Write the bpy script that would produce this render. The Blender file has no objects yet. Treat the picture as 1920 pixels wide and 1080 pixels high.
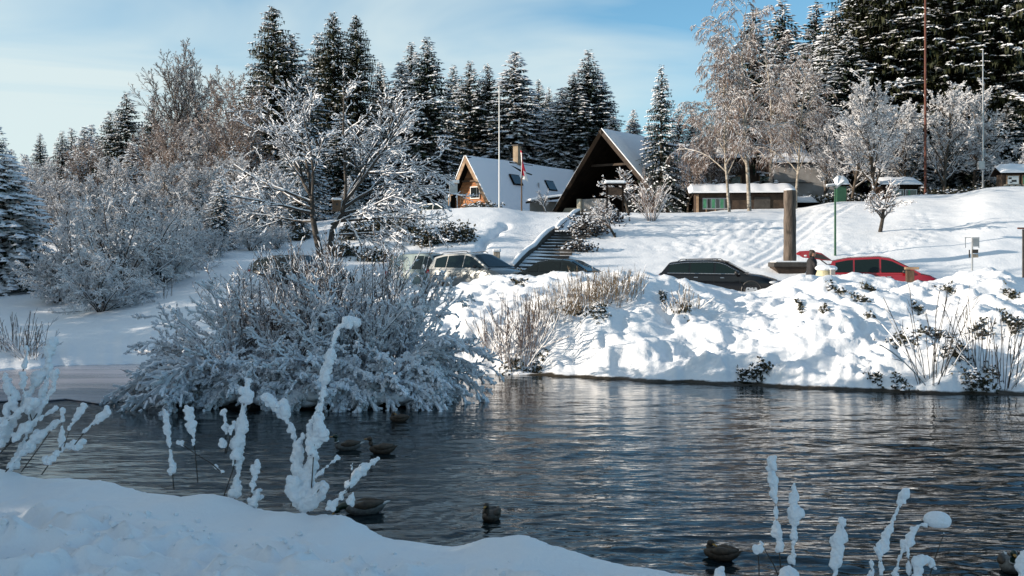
import bpy, math, random
import numpy as np
from mathutils import Vector, Matrix

# ------------------------------------------------------------------ camera, light, exposure
scene = bpy.context.scene
col = scene.collection
F = 2059.0      # focal length in pixels of a 1920 wide picture
HY = 490.0      # row of the horizon
CH = 3.0        # eye height above the pond

cam_d = bpy.data.cameras.new('camera')
cam_d.sensor_width = 36.0
cam_d.lens = F / 1920 * 36
cam_d.shift_y = -50 / 1920
cam_d.clip_start = 0.1
cam_d.clip_end = 3000
cam = bpy.data.objects.new('camera', cam_d)
cam.location = (0, 0, CH)
cam.rotation_euler = (math.radians(90), 0, 0)
col.objects.link(cam)
scene.camera = cam

SUN_EL = 14.0
SUN_AZ = 11.0   # light travels towards +x and this many degrees away from the camera
SUN_STRENGTH = 5.0
SKY_STRENGTH = 0.112
scene.view_settings.view_transform = 'Standard'
scene.view_settings.look = 'None'
scene.view_settings.gamma = 1
scene.view_settings.exposure = 0.66
scene.view_settings.use_curve_mapping = False
scene.cycles.max_bounces = 6
scene.cycles.diffuse_bounces = 3
scene.cycles.glossy_bounces = 3
scene.cycles.transparent_max_bounces = 6
scene.cycles.caustics_reflective = False
scene.cycles.caustics_refractive = False
scene.cycles.use_denoising = True
scene.cycles.use_fast_gi = False

sun_d = bpy.data.lights.new('sun', 'SUN')
sun_d.energy = SUN_STRENGTH
sun_d.angle = math.radians(0.5)
sun_d.color = (1.0, 0.87, 0.72)
sun = bpy.data.objects.new('sun', sun_d)
e, a = math.radians(SUN_EL), math.radians(SUN_AZ)
to_sun = Vector((-math.cos(a) * math.cos(e), -math.sin(a) * math.cos(e), math.sin(e)))
sun.rotation_euler = to_sun.to_track_quat('Z', 'Y').to_euler()
sun.location = (-40, -20, 40)
col.objects.link(sun)

world = bpy.data.worlds.new('World')
scene.world = world
world.use_nodes = True
nt = world.node_tree
nt.nodes.clear()
W = nt.nodes.new
L = nt.links.new
w_out = W('ShaderNodeOutputWorld')
w_bg = W('ShaderNodeBackground')
w_bg.inputs['Strength'].default_value = SKY_STRENGTH
sky = W('ShaderNodeTexSky')
sky.sky_type = 'NISHITA'
sky.sun_disc = False
sky.sun_elevation = math.radians(SUN_EL)
sky.sun_rotation = math.radians(270 - SUN_AZ)
sky.altitude = 1000
sky.air_density = 1.0
sky.dust_density = 0.3
sky.ozone_density = 2.0
tc = W('ShaderNodeTexCoord')
mp = W('ShaderNodeMapping')
mp.inputs['Scale'].default_value = (1.0, 1.0, 5.5)
mp.inputs['Rotation'].default_value = (0.0, 0.16, 0.0)
mp.inputs['Location'].default_value = (0.35, 0.1, 0.25)
no = W('ShaderNodeTexNoise')
no.inputs['Scale'].default_value = 1.7
no.inputs['Detail'].default_value = 5
no.inputs['Roughness'].default_value = 0.5
no.inputs['Distortion'].default_value = 0.9
cr = W('ShaderNodeValToRGB')
cr.color_ramp.elements[0].position = 0.42
cr.color_ramp.elements[1].position = 0.70
cr.color_ramp.elements[0].color = (0.04, 0.04, 0.04, 1)
cr.color_ramp.elements[1].color = (0.9, 0.9, 0.9, 1)
# thin cloud lies thicker on the side the sun is on
sx = W('ShaderNodeSeparateXYZ')
mr = W('ShaderNodeMapRange')
mr.inputs['From Min'].default_value = 0.25
mr.inputs['From Max'].default_value = -0.50
mr.inputs['To Min'].default_value = -0.08
mr.inputs['To Max'].default_value = 0.20
mz = W('ShaderNodeMapRange')
mz.inputs['From Min'].default_value = 0.30
mz.inputs['From Max'].default_value = 0.02
mz.inputs['To Min'].default_value = -0.04
mz.inputs['To Max'].default_value = 0.10
ad = W('ShaderNodeMath'); ad.operation = 'ADD'
ad2 = W('ShaderNodeMath'); ad2.operation = 'ADD'
mix = W('ShaderNodeMix'); mix.data_type = 'RGBA'
mix.inputs['B'].default_value = (4.3, 4.9, 4.9, 1)
tint = W('ShaderNodeMix'); tint.data_type = 'RGBA'; tint.blend_type = 'MULTIPLY'
tint.inputs['Factor'].default_value = 1.0
tint.inputs['B'].default_value = (0.68, 1.00, 1.05, 1)
L(tc.outputs['Generated'], mp.inputs['Vector'])
L(mp.outputs['Vector'], no.inputs['Vector'])
L(tc.outputs['Generated'], sx.inputs['Vector'])
L(sx.outputs['X'], mr.inputs['Value'])
L(sx.outputs['Z'], mz.inputs['Value'])
L(no.outputs['Fac'], ad.inputs[0]); L(mr.outputs['Result'], ad.inputs[1])
L(ad.outputs[0], ad2.inputs[0]); L(mz.outputs['Result'], ad2.inputs[1])
L(ad2.outputs[0], cr.inputs['Fac'])
L(sky.outputs['Color'], tint.inputs['A'])
L(tint.outputs['Result'], mix.inputs['A'])
L(cr.outputs['Color'], mix.inputs['Factor'])
L(mix.outputs['Result'], w_bg.inputs['Color'])
L(w_bg.outputs['Background'], w_out.inputs['Surface'])

# ------------------------------------------------------------------ materials
def new_mat(name):
    m = bpy.data.materials.new(name)
    m.use_nodes = True
    n = m.node_tree
    b = n.nodes['Principled BSDF']
    return m, n, b

def noise_node(n, scale, detail=4, rough=0.55, coord='Object', vscale=None):
    t = n.nodes.new('ShaderNodeTexCoord')
    x = n.nodes.new('ShaderNodeTexNoise')
    x.inputs['Scale'].default_value = scale
    x.inputs['Detail'].default_value = detail
    x.inputs['Roughness'].default_value = rough
    if vscale:
        k = n.nodes.new('ShaderNodeMapping')
        k.inputs['Scale'].default_value = vscale
        n.links.new(t.outputs[coord], k.inputs['Vector'])
        n.links.new(k.outputs['Vector'], x.inputs['Vector'])
    else:
        n.links.new(t.outputs[coord], x.inputs['Vector'])
    return x

def ramp(n, src, p0, c0, p1, c1):
    r = n.nodes.new('ShaderNodeValToRGB')
    r.color_ramp.elements[0].position = p0
    r.color_ramp.elements[1].position = p1
    r.color_ramp.elements[0].color = (*c0, 1)
    r.color_ramp.elements[1].color = (*c1, 1)
    n.links.new(src, r.inputs['Fac'])
    return r

def plain(name, c, rough=0.6, c2=None, scale=3.0, bump=0.0, bscale=30, metal=0.0, spec=0.5, vscale=None, coat=0.0):
    m, n, b = new_mat(name)
    b.inputs['Roughness'].default_value = rough
    b.inputs['Metallic'].default_value = metal
    b.inputs['Specular IOR Level'].default_value = spec
    b.inputs['Coat Weight'].default_value = coat
    b.inputs['Coat Roughness'].default_value = 0.05
    b.inputs['Base Color'].default_value = (*c, 1)
    if c2:
        x = noise_node(n, scale, vscale=vscale)
        r = ramp(n, x.outputs['Fac'], 0.35, c, 0.68, c2)
        n.links.new(r.outputs['Color'], b.inputs['Base Color'])
    if bump:
        x = noise_node(n, bscale, vscale=vscale)
        bp = n.nodes.new('ShaderNodeBump')
        bp.inputs['Strength'].default_value = bump
        bp.inputs['Distance'].default_value = 0.05
        n.links.new(x.outputs['Fac'], bp.inputs['Height'])
        n.links.new(bp.outputs['Normal'], b.inputs['Normal'])
    return m

SNOWC = (0.80, 0.82, 0.85)
def snow_mat(name, bscale, bstr, bdist, c=SNOWC):
    m, n, b = new_mat(name)
    b.inputs['Base Color'].default_value = (*c, 1)
    b.inputs['Roughness'].default_value = 0.55
    b.inputs['Specular IOR Level'].default_value = 0.25
    x = noise_node(n, bscale, 6, 0.65)
    bp = n.nodes.new('ShaderNodeBump')
    bp.inputs['Strength'].default_value = bstr
    bp.inputs['Distance'].default_value = bdist
    n.links.new(x.outputs['Fac'], bp.inputs['Height'])
    n.links.new(bp.outputs['Normal'], b.inputs['Normal'])
    return m
M_snow = snow_mat('snow', 14, 0.5, 0.02)
M_snow_soft = snow_mat('soft_snow', 55, 0.7, 0.010)

# ground snow: earth shows in the thin strip at the waterline and on steep, broken spots
def ground_mat():
    m, n, b = new_mat('ground_snow')
    b.inputs['Roughness'].default_value = 0.55
    b.inputs['Specular IOR Level'].default_value = 0.25
    g = n.nodes.new('ShaderNodeNewGeometry')
    s = n.nodes.new('ShaderNodeSeparateXYZ')
    n.links.new(g.outputs['Position'], s.inputs['Vector'])
    x = noise_node(n, 2.4, 5, 0.6)
    ma = n.nodes.new('ShaderNodeMath'); ma.operation = 'MULTIPLY_ADD'
    ma.inputs[1].default_value = -0.10
    n.links.new(x.outputs['Fac'], ma.inputs[0])
    n.links.new(s.outputs['Z'], ma.inputs[2])
    mx_ = n.nodes.new('ShaderNodeMapRange')
    mx_.inputs['From Min'].default_value = -3.0; mx_.inputs['From Max'].default_value = 1.0
    mx_.inputs['To Min'].default_value = 0.30; mx_.inputs['To Max'].default_value = 0.0
    n.links.new(s.outputs['X'], mx_.inputs['Value'])
    ad_ = n.nodes.new('ShaderNodeMath'); ad_.operation = 'ADD'
    n.links.new(ma.outputs[0], ad_.inputs[0]); n.links.new(mx_.outputs['Result'], ad_.inputs[1])
    r = ramp(n, ad_.outputs[0], 0.0, (0.028, 0.022, 0.014), 0.02, SNOWC)
    r.color_ramp.elements[0].position = 0.0
    r.color_ramp.elements[1].position = 0.03
    n.links.new(r.outputs['Color'], b.inputs['Base Color'])
    y = noise_node(n, 9, 6, 0.65)
    bp = n.nodes.new('ShaderNodeBump')
    bp.inputs['Strength'].default_value = 0.5
    bp.inputs['Distance'].default_value = 0.05
    n.links.new(y.outputs['Fac'], bp.inputs['Height'])
    n.links.new(bp.outputs['Normal'], b.inputs['Normal'])
    return m
M_ground = ground_mat()

# earth whose upward faces hold snow
def snowed(name, c, c2, lo=0.45, hi=0.62, scale=6):
    m, n, b = new_mat(name)
    b.inputs['Roughness'].default_value = 0.7
    g = n.nodes.new('ShaderNodeNewGeometry')
    s = n.nodes.new('ShaderNodeSeparateXYZ')
    n.links.new(g.outputs['Normal'], s.inputs['Vector'])
    x = noise_node(n, scale, 5)
    ma = n.nodes.new('ShaderNodeMath'); ma.operation = 'MULTIPLY_ADD'
    ma.inputs[1].default_value = 0.5
    n.links.new(x.outputs['Fac'], ma.inputs[0])
    sb = n.nodes.new('ShaderNodeMath'); sb.operation = 'ADD'; sb.inputs[1].default_value = -0.25
    n.links.new(s.outputs['Z'], ma.inputs[2]); n.links.new(ma.outputs[0], sb.inputs[0])
    r = ramp(n, sb.outputs[0], lo, (0, 0, 0), hi, (1, 1, 1))
    y = noise_node(n, scale * 3)
    r2 = ramp(n, y.outputs['Fac'], 0.35, c, 0.7, c2)
    mx = n.nodes.new('ShaderNodeMix'); mx.data_type = 'RGBA'
    mx.inputs['B'].default_value = (*SNOWC, 1)
    n.links.new(r.outputs['Color'], mx.inputs['Factor'])
    n.links.new(r2.outputs['Color'], mx.inputs['A'])
    n.links.new(mx.outputs['Result'], b.inputs['Base Color'])
    return m
M_earth = snowed('snowed_earth', (0.012, 0.010, 0.007), (0.04, 0.03, 0.02), 0.62, 0.72)
M_bark_snow = snowed('snowed_bark', (0.022, 0.017, 0.013), (0.055, 0.045, 0.035), 0.72, 0.9)

def needle_mat(name, c, c2):
    m, n, b = new_mat(name)
    b.inputs['Roughness'].default_value = 0.6
    b.inputs['Specular IOR Level'].default_value = 0.2
    x = noise_node(n, 1.3, 4, 0.7)
    r = ramp(n, x.outputs['Fac'], 0.38, c, 0.66, c2)
    n.links.new(r.outputs['Color'], b.inputs['Base Color'])
    return m
M_needle = needle_mat('needles', (0.014, 0.026, 0.020), (0.032, 0.046, 0.026))
M_needle_moss = needle_mat('mossy_needles', (0.010, 0.017, 0.009), (0.040, 0.042, 0.014))
M_bark = plain('bark', (0.05, 0.038, 0.028), 0.9, (0.10, 0.08, 0.06), 6, 0.6, 20, vscale=(1, 1, 0.25))
M_bark_dark = plain('dark_bark', (0.022, 0.018, 0.014), 0.9, (0.055, 0.045, 0.035), 8, 0.5, 25)
M_birch = plain('birch_bark', (0.10, 0.08, 0.06), 0.8, (0.42, 0.38, 0.32), 2.5, 0.3, 20, vscale=(1, 1, 2.5))
M_twig = plain('twigs', (0.075, 0.056, 0.048), 0.8, (0.15, 0.12, 0.105), 2)
M_twig_pink = plain('reddish_twigs', (0.12, 0.078, 0.062), 0.8, (0.22, 0.16, 0.13), 1.2)
M_twig_dark = plain('dark_twigs', (0.022, 0.018, 0.016), 0.8, (0.05, 0.04, 0.032), 3)
M_straw = plain('dry_grass', (0.15, 0.095, 0.05), 0.8, (0.34, 0.25, 0.15), 5)
M_frost = plain('frost', (0.55, 0.56, 0.58), 0.7, (0.76, 0.77, 0.80), 3, spec=0.2)
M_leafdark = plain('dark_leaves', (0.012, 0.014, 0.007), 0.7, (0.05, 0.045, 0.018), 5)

# ------------------------------------------------------------------ naming
def tag(o, label=None, cat=None, group=None, kind=None):
    if label: o['label'] = label
    if cat: o['category'] = cat
    if group: o['group'] = group
    if kind: o['kind'] = kind
    return o

def empty(name, loc=(0, 0, 0), rz=0.0, label=None, cat=None, group=None, s=1.0):
    o = bpy.data.objects.new(name, None)
    o.empty_display_size = 0.3
    o.location = loc
    o.rotation_euler = (0, 0, rz)
    if s != 1.0: o.scale = (s, s, s) if not isinstance(s, tuple) else s
    col.objects.link(o)
    return tag(o, label, cat, group)

def link_mesh(name, me, parent=None):
    o = bpy.data.objects.new(name, me)
    col.objects.link(o)
    if parent is not None: o.parent = parent
    return o

def mesh_np(name, V, polys, mat, smooth=False):
    """V (n,3); polys list of int arrays (m,k)."""
    me = bpy.data.meshes.new(name)
    V = np.asarray(V, np.float32)
    polys = [np.asarray(p, np.int32) for p in polys if len(p)]
    me.vertices.add(len(V))
    me.vertices.foreach_set('co', V.ravel())
    loops = np.concatenate([p.ravel() for p in polys])
    sizes = np.concatenate([np.full(len(p), p.shape[1], np.int32) for p in polys])
    starts = np.concatenate([[0], np.cumsum(sizes)[:-1]]).astype(np.int32)
    me.loops.add(len(loops))
    me.loops.foreach_set('vertex_index', loops)
    me.polygons.add(len(sizes))
    me.polygons.foreach_set('loop_start', starts)
    me.polygons.foreach_set('use_smooth', np.full(len(sizes), smooth, bool))
    me.update(calc_edges=True)
    me.validate()
    me.materials.append(mat)
    return me

class MB:
    def __init__(s): s.v = []; s.f = []
    def add(s, vs, fs):
        b = len(s.v); s.v += [tuple(p) for p in vs]; s.f += [tuple(b + i for i in q) for q in fs]; return s
    def box(s, c, d, rz=0.0, rx=0.0, ry=0.0, taper=1.0):
        m = Matrix.Translation(c) @ Matrix.Rotation(rz, 4, 'Z') @ Matrix.Rotation(ry, 4, 'Y') @ Matrix.Rotation(rx, 4, 'X')
        vs = []
        for z in (-.5, .5):
            k = taper if z > 0 else 1.0
            for x, y in ((-.5, -.5), (.5, -.5), (.5, .5), (-.5, .5)):
                vs.append(m @ Vector((x * d[0] * k, y * d[1] * k, z * d[2])))
        return s.add(vs, [(0, 3, 2, 1), (4, 5, 6, 7), (0, 1, 5, 4), (1, 2, 6, 5), (2, 3, 7, 6), (3, 0, 4, 7)])
    def tube(s, pts, rad, n=8, sq=1.0, caps=True, up=None):
        pts = [Vector(p) for p in pts]
        if not hasattr(rad, '__len__'): rad = [rad] * len(pts)
        rings = []
        for i, p in enumerate(pts):
            d = (pts[min(i + 1, len(pts) - 1)] - pts[max(i - 1, 0)]).normalized()
            u = Vector(up) if up else (Vector((0, 0, 1)) if abs(d.z) < 0.9 else Vector((1, 0, 0)))
            x = d.cross(u).normalized(); y = x.cross(d).normalized()
            rings.append([p + x * rad[i] * math.cos(t) + y * rad[i] * sq * math.sin(t) for t in (2 * math.pi * k / n for k in range(n))])
        b = len(s.v)
        for r in rings: s.v += [tuple(q) for q in r]
        for i in range(len(rings) - 1):
            for k in range(n):
                s.f.append((b + i * n + k, b + i * n + (k + 1) % n, b + (i + 1) * n + (k + 1) % n, b + (i + 1) * n + k))
        if caps:
            s.f.append(tuple(b + k for k in range(n))[::-1]); s.f.append(tuple(b + (len(rings) - 1) * n + k for k in range(n)))
        return s
    def prism(s, poly, thick, M=None):
        """poly: 3D points of a planar polygon, thick: offset Vector"""
        n = len(poly); a = [Vector(p) for p in poly]; t = Vector(thick)
        vs = a + [p + t for p in a]
        return s.add(vs, [tuple(range(n))[::-1], tuple(range(n, 2 * n))] + [(i, (i + 1) % n, n + (i + 1) % n, n + i) for i in range(n)])
    def ell(s, c, r, n=10, m=6, rz=0.0, jit=0.0, rng=None):
        M = Matrix.Translation(c) @ Matrix.Rotation(rz, 4, 'Z')
        vs = [M @ Vector((0, 0, -r[2]))]
        for i in range(1, m):
            t = math.pi * i / m
            for k in range(n):
                q = 1 + (rng.uniform(-jit, jit) if rng else 0)
                f = 2 * math.pi * k / n
                vs.append(M @ Vector((r[0] * math.sin(t) * math.cos(f) * q, r[1] * math.sin(t) * math.sin(f) * q, -r[2] * math.cos(t) * q)))
        vs.append(M @ Vector((0, 0, r[2])))
        fs = [(0, 1 + (k + 1) % n, 1 + k) for k in range(n)]
        for i in range(m - 2):
            for k in range(n):
                fs.append((1 + i * n + k, 1 + i * n + (k + 1) % n, 1 + (i + 1) * n + (k + 1) % n, 1 + (i + 1) * n + k))
        e = len(vs) - 1
        fs += [(e, 1 + (m - 2) * n + k, 1 + (m - 2) * n + (k + 1) % n) for k in range(n)]
        return s.add(vs, fs)
    def mesh(s, name, mat, smooth=None, bevel=0.0):
        me = bpy.data.meshes.new(name)
        me.from_pydata(s.v, [], s.f)
        me.materials.append(mat)
        if smooth is not None:
            me.polygons.foreach_set('use_smooth', [True] * len(me.polygons))
            me.set_sharp_from_angle(angle=math.radians(smooth))
        me.update()
        return me
    def build(s, name, mat, parent=None, smooth=None, bevel=0.0):
        o = link_mesh(name, s.mesh(name, mat, smooth), parent)
        if bevel:
            b = o.modifiers.new('bevel', 'BEVEL'); b.width = bevel; b.segments = 2; b.limit_method = 'ANGLE'
        return o

# ------------------------------------------------------------------ noise and the lie of the land
def _hash(ix, iy, seed):
    h = (ix.astype(np.int64) * 374761393 + iy.astype(np.int64) * 668265263 + seed * 974634777) & 0xffffffff
    h = ((h ^ (h >> 13)) * 1274126177) & 0xffffffff
    h = ((h ^ (h >> 16)) * 2246822519) & 0xffffffff
    return (h ^ (h >> 15)) & 0xffffffff
def perlin(x, y, seed=0):
    x = np.asarray(x, float); y = np.asarray(y, float)
    x0 = np.floor(x); y0 = np.floor(y); fx = x - x0; fy = y - y0
    u = fx * fx * fx * (fx * (fx * 6 - 15) + 10); v = fy * fy * fy * (fy * (fy * 6 - 15) + 10)
    def g(i, j):
        a = _hash(x0 + i, y0 + j, seed) / 4294967296.0 * 2 * np.pi
        return np.cos(a) * (fx - i) + np.sin(a) * (fy - j)
    return 1.4 * ((g(0, 0) * (1 - u) + g(1, 0) * u) * (1 - v) + (g(0, 1) * (1 - u) + g(1, 1) * u) * v)
def fbm(x, y, seed=0, o=4, g=0.5):
    r = 0; a = 1
    for k in range(o):
        r = r + a * perlin(x * 2 ** k, y * 2 ** k, seed + k * 17); a *= g
    return r
def sstep(a, b, x):
    t = np.clip((x - a) / (b - a), 0, 1); return t * t * (3 - 2 * t)

def P(px, py, D): return Vector(((px - 960) / F * D, D, CH + (HY - py) / F * D))
def Zp(py, D): return CH + (HY - py) / F * D

# shoreline distance and land profiles by bearing; q = 0..1 from shore to D 38, then 1 + (D - 38)
S_px = np.array([-3000, -600, -100, 60, 110, 240, 500, 700, 880, 1040, 1200, 1450, 1700, 1920, 2500, 4000.])
S_D = np.array([22, 27, 29, 30.2, 31.2, 31.7, 31.7, 30.5, 29.4, 28.7, 27.4, 26.2, 24.9, 24.5, 23, 20.])
QK = np.array([-.06, 0, .015, .25, .6, 1, 2, 4, 10, 12, 19, 26, 32, 42, 54, 72, 120, 400.])
_st = {}
def st(px, zc, r4, r10, *rest, lo=.52, mid=.83, toe=.07):
    _st[px] = [-.35, 0, toe, lo * zc, mid * zc, zc, zc * .72 + r4 * .28, r4, r10] + list(rest)
st(-3000, 1.2, 1.3, 1.8, 1.9, 2.3, 3.0, 3.6, 4.3, 5.4, 7.5, 14, 30, lo=.35, mid=.65)
st(-200, 1.2, 1.3, 1.7, 1.9, 2.3, 3.0, 3.6, 4.3, 5.4, 7.5, 14, 30, lo=.35, mid=.65)
st(0, 1.15, 1.3, 1.75, 1.9, 2.4, 3.0, 3.6, 4.3, 5.5, 7.5, 14, 30, lo=.35, mid=.65)
st(100, .97, 1.2, 1.9, 2.1, 2.6, 3.2, 3.8, 4.5, 5.8, 7.6, 14, 30, lo=.45, mid=.8)
st(250, 1.34, 1.6, 2.3, 2.5, 3.0, 3.6, 4.3, 5.0, 6.3, 8, 14, 30, lo=.40, mid=.7)
st(350, 1.7, 1.85, 2.6, 2.8, 3.3, 3.9, 4.6, 5.4, 6.6, 8.5, 15, 32, lo=.35, mid=.65)
st(450, 1.9, 2.1, 2.6, 2.9, 3.6, 4.4, 5.0, 5.8, 7.0, 9, 16, 34, lo=.35, mid=.65)
st(560, 1.7, 1.7, 1.9, 2.4, 3.7, 4.9, 5.3, 6.1, 7.1, 9, 16, 35)
st(700, 1.9, 1.65, 1.75, 2.3, 4.0, 5.6, 6.0, 6.4, 7.2, 9, 17, 36)
RR = [1.58, 1.70]
def rt(px, cy, *rest): st(px, Zp(cy, 38), *RR, *rest)
rt(880, 530, 2.3, 4.2, 6.05, 6.3, 6.7, 7.3, 9, 18, 38)
rt(950, 514, 2.3, 4.2, 6.05, 6.3, 6.7, 7.3, 9, 18, 38)
for _px, _cy in ((1000, 511), (1050, 506), (1120, 504), (1180, 502), (1240, 515), (1300, 522)):
    rt(_px, _cy, 2.3, 4.05, 5.6, 6.05, 6.45, 7.15, 9, 18, 38)
for _px, _cy in ((1360, 540), (1400, 549), (1450, 538), (1500, 518)):
    rt(_px, _cy, 2.35, 4.15, 5.5, 6.2, 6.8, 7.6, 10, 20, 40)
for _px, _cy in ((1560, 516), (1600, 511), (1640, 520)):
    rt(_px, _cy, 2.45, 4.4, 5.8, 6.75, 7.3, 8.2, 10.5, 21, 42)
for _px, _cy in ((1700, 528), (1760, 526), (1800, 513)):
    rt(_px, _cy, 2.5, 4.6, 6.05, 7.2, 7.7, 8.7, 11, 22, 44)
for _px, _cy in ((1850, 501), (1880, 504), (1920, 519), (2100, 518), (4000, 518)):
    rt(_px, _cy, 2.55, 4.9, 6.5, 7.7, 8.2, 9.5, 12, 24, 46)
_keys = sorted(_st)
_tab = np.array([_st[k] for k in _keys])
_PX = np.arange(-3000, 4001, 10.)
_T = np.array([np.interp(_PX, _keys, _tab[:, j]) for j in range(len(QK))])
_k = np.exp(-0.5 * (np.arange(-5, 6) / 2.0) ** 2); _k /= _k.sum()
_T = np.array([np.convolve(np.pad(r, 5, mode='edge'), _k, 'valid') for r in _T])
_QF = np.concatenate([np.arange(-.06, 1.0, .02), np.arange(1, 60, .5), np.arange(60, 400, 5)])
_T2 = np.array([np.interp(_QF, QK, _T[:, i]) for i in range(_T.shape[1])]).T    # (q, px)
def _sm(arr, n=2):
    for _ in range(n):
        b = arr.copy(); b[1:-1] = (arr[:-2] + 2 * arr[1:-1] + arr[2:]) / 4
        b[:6] = arr[:6]; arr = b
    return arr
_T2 = _sm(_T2, 3)
def shoreD(px): return np.interp(px, S_px, S_D) + 0.25 * perlin(np.asarray(px) / 60., np.zeros_like(np.asarray(px, float)), 5) + 0.12 * perlin(np.asarray(px) / 17., np.zeros_like(np.asarray(px, float)), 6)
def q_to_D(q, px):
    s = shoreD(px); return np.where(q < 1, s + q * (38 - s), 38 + (q - 1))
def D_to_q(D, px):
    s = shoreD(px); return np.where(D < 38, (D - s) / (38 - s), 1 + D - 38)
def base_h(px, q):
    px = np.clip(px, -3000, 3999); q = np.clip(q, -.06, 395)
    fi = np.interp(q, _QF, np.arange(len(_QF))); i = np.minimum(fi.astype(int), len(_QF) - 2); fi = fi - i
    fj = (px + 3000) / 10.; j = np.minimum(fj.astype(int), len(_PX) - 2); fj = fj - j
    return (_T2[i, j] * (1 - fi) + _T2[i + 1, j] * fi) * (1 - fj) + (_T2[i, j + 1] * (1 - fi) + _T2[i + 1, j + 1] * fi) * fj
def far_ground(x, y, dents=True):
    x = np.asarray(x, float); y = np.asarray(y, float)
    px = 960 + F * x / y; q = D_to_q(y, px)
    z = base_h(px, q)
    m = sstep(.0, .06, q) * (1 - sstep(.85, 1.9, q) * .93)          # the lumpy pond bank
    m = m * sstep(300, 900, px) + m * .12 * (1 - sstep(300, 900, px))
    hb = .26 * fbm(x * .55, y * .55, 3, 3) 
    r = 1 - np.abs(perlin(x * 1.15 + .6 * perlin(x * .7, y * .7, 9), y * 1.15, 11)) * 1.6
    r2 = 1 - np.abs(perlin(x * 2.6 + 5 + .5 * perlin(x, y, 19), y * 2.6, 12)) * 1.6
    v = sstep(-.35, .45, perlin(x * .33 + 7, y * .4, 31)); v2 = sstep(-.3, .4, perlin(x * .5, y * .5 + 9, 32))
    r3 = np.maximum(0, perlin(x * 1.9 + .8 * perlin(x * 1.3, y * 1.3, 34), y * 2.4, 33))
    hb = hb * 1.3 + (.06 + .12 * v) * r + (.03 + .12 * v2) * r2 - .12 + .19 * r3 * (1 - .7 * v) + .035 * (.3 + v) * fbm(x * 6, y * 6, 14, 2)
    z = z + m * hb * (1 - .45 * sstep(.6, 1., q))
    h = sstep(8, 13, q)
    z = z + h * (.10 * fbm(x * .12, y * .12, 21, 3) + .02 * fbm(x * 1.3, y * 1.3, 22, 3))
    rd = sstep(1.5, 3, q) * (1 - sstep(9, 12, q))
    z = z + rd * .025 * fbm(x * 1.5, y * 3., 23, 3)
    if dents and _dent is not None: z = z - _dent(x, y)
    return z
_dent = None
def ground(x, y): return float(far_ground(np.array([x]), np.array([y]), False)[0])
def hit(px, py, D0=33., D1=120.):
    """where the line of sight through a point of the picture meets the land"""
    D = np.arange(D0, D1, .1)
    x = (px - 960) / F * D; z = far_ground(x, D, False); ray = CH + (HY - py) / F * D
    k = np.argmax(z >= ray) if (z >= ray).any() else len(D) - 1
    return float(x[k]), float(D[k])
# ------------------------------------------------------------------ dents: sledge runs and footprints on the hillside
rng0 = random.Random(4)
_DX = np.arange(-25, 40, .08); _DY = np.arange(48, 76, .08)
_DM = np.zeros((len(_DX), len(_DY)), np.float32)
def dent(x, y, r, depth, rim=True):
    i0, i1 = int((x - 3 * r + 25) / .08), int((x + 3 * r + 25) / .08) + 1
    j0, j1 = int((y - 3 * r - 48) / .08), int((y + 3 * r - 48) / .08) + 1
    i0, j0 = max(i0, 0), max(j0, 0)
    if i1 <= i0 or j1 <= j0 or i0 >= len(_DX) or j0 >= len(_DY): return
    X, Y = np.meshgrid(_DX[i0:i1], _DY[j0:j1], indexing='ij')
    d2 = ((X - x) ** 2 + (Y - y) ** 2) / r ** 2
    _DM[i0:i1, j0:j1] = np.maximum(_DM[i0:i1, j0:j1], depth * np.exp(-d2 * 1.2))
def track(pts, r=.13, depth=.085, gap=.06, pair=0.0, wob=.05):
    w = [hit(*p) for p in pts]
    for s in ((-1, 1) if pair else (0,)):
        ph = rng0.uniform(0, 9)
        for (x0, y0), (x1, y1) in zip(w[:-1], w[1:]):
            L_ = math.hypot(x1 - x0, y1 - y0); n = max(2, int(L_ / gap)); dx, dy = (x1 - x0) / max(L_, .01), (y1 - y0) / max(L_, .01)
            for k in range(n):
                t = k / n; o = s * pair + wob * math.sin(ph + 4 * t + x0)
                dent(x0 + (x1 - x0) * t - dy * o, y0 + (y1 - y0) * t + dx * o, r, depth)
def steps(pts, n, spread=.12, r=.13, depth=.10):
    w = [hit(*p) for p in pts]
    for k in range(n):
        t = k / max(n - 1, 1) * (len(w) - 1); i = min(int(t), len(w) - 2); f = t - i
        x = w[i][0] + (w[i + 1][0] - w[i][0]) * f; y = w[i][1] + (w[i + 1][1] - w[i][1]) * f
        s = (-1) ** k
        dent(x + s * spread + rng0.uniform(-.06, .06), y + rng0.uniform(-.1, .1), r * rng0.uniform(.8, 1.15), depth)
track([(1365, 408), (1345, 435), (1332, 455), (1322, 482)], pair=.28, wob=.2)
track([(1400, 415), (1372, 438), (1350, 465), (1335, 484)], pair=.25, wob=.15)
track([(1440, 415), (1418, 440), (1400, 455)], pair=.25)
track([(1585, 380), (1530, 402), (1490, 440), (1440, 468), (1412, 490)], pair=.22, wob=.1)
track([(1600, 382), (1545, 408), (1500, 448), (1452, 478), (1415, 500)], pair=.25, wob=.1)
track([(1535, 390), (1500, 415)], pair=.2)
track([(1395, 440), (1365, 460), (1350, 482)], pair=.2, wob=.3)
for _ in range(16):
    a0 = rng0.uniform(1290, 1470); b0 = rng0.uniform(400, 440)
    steps([(a0, b0), (a0 - rng0.uniform(10, 60), b0 + rng0.uniform(25, 50))], rng0.randint(8, 16))
steps([(1560, 440), (1545, 455), (1520, 470), (1510, 480)], 16)
steps([(1530, 400), (1550, 425), (1570, 460), (1600, 478)], 26)
steps([(1535, 405), (1560, 430), (1560, 465)], 18)
steps([(1725, 398), (1735, 415), (1725, 440), (1690, 460), (1640, 475)], 34, spread=.3)
steps([(1735, 415), (1745, 430), (1728, 455)], 14, spread=.3)
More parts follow.
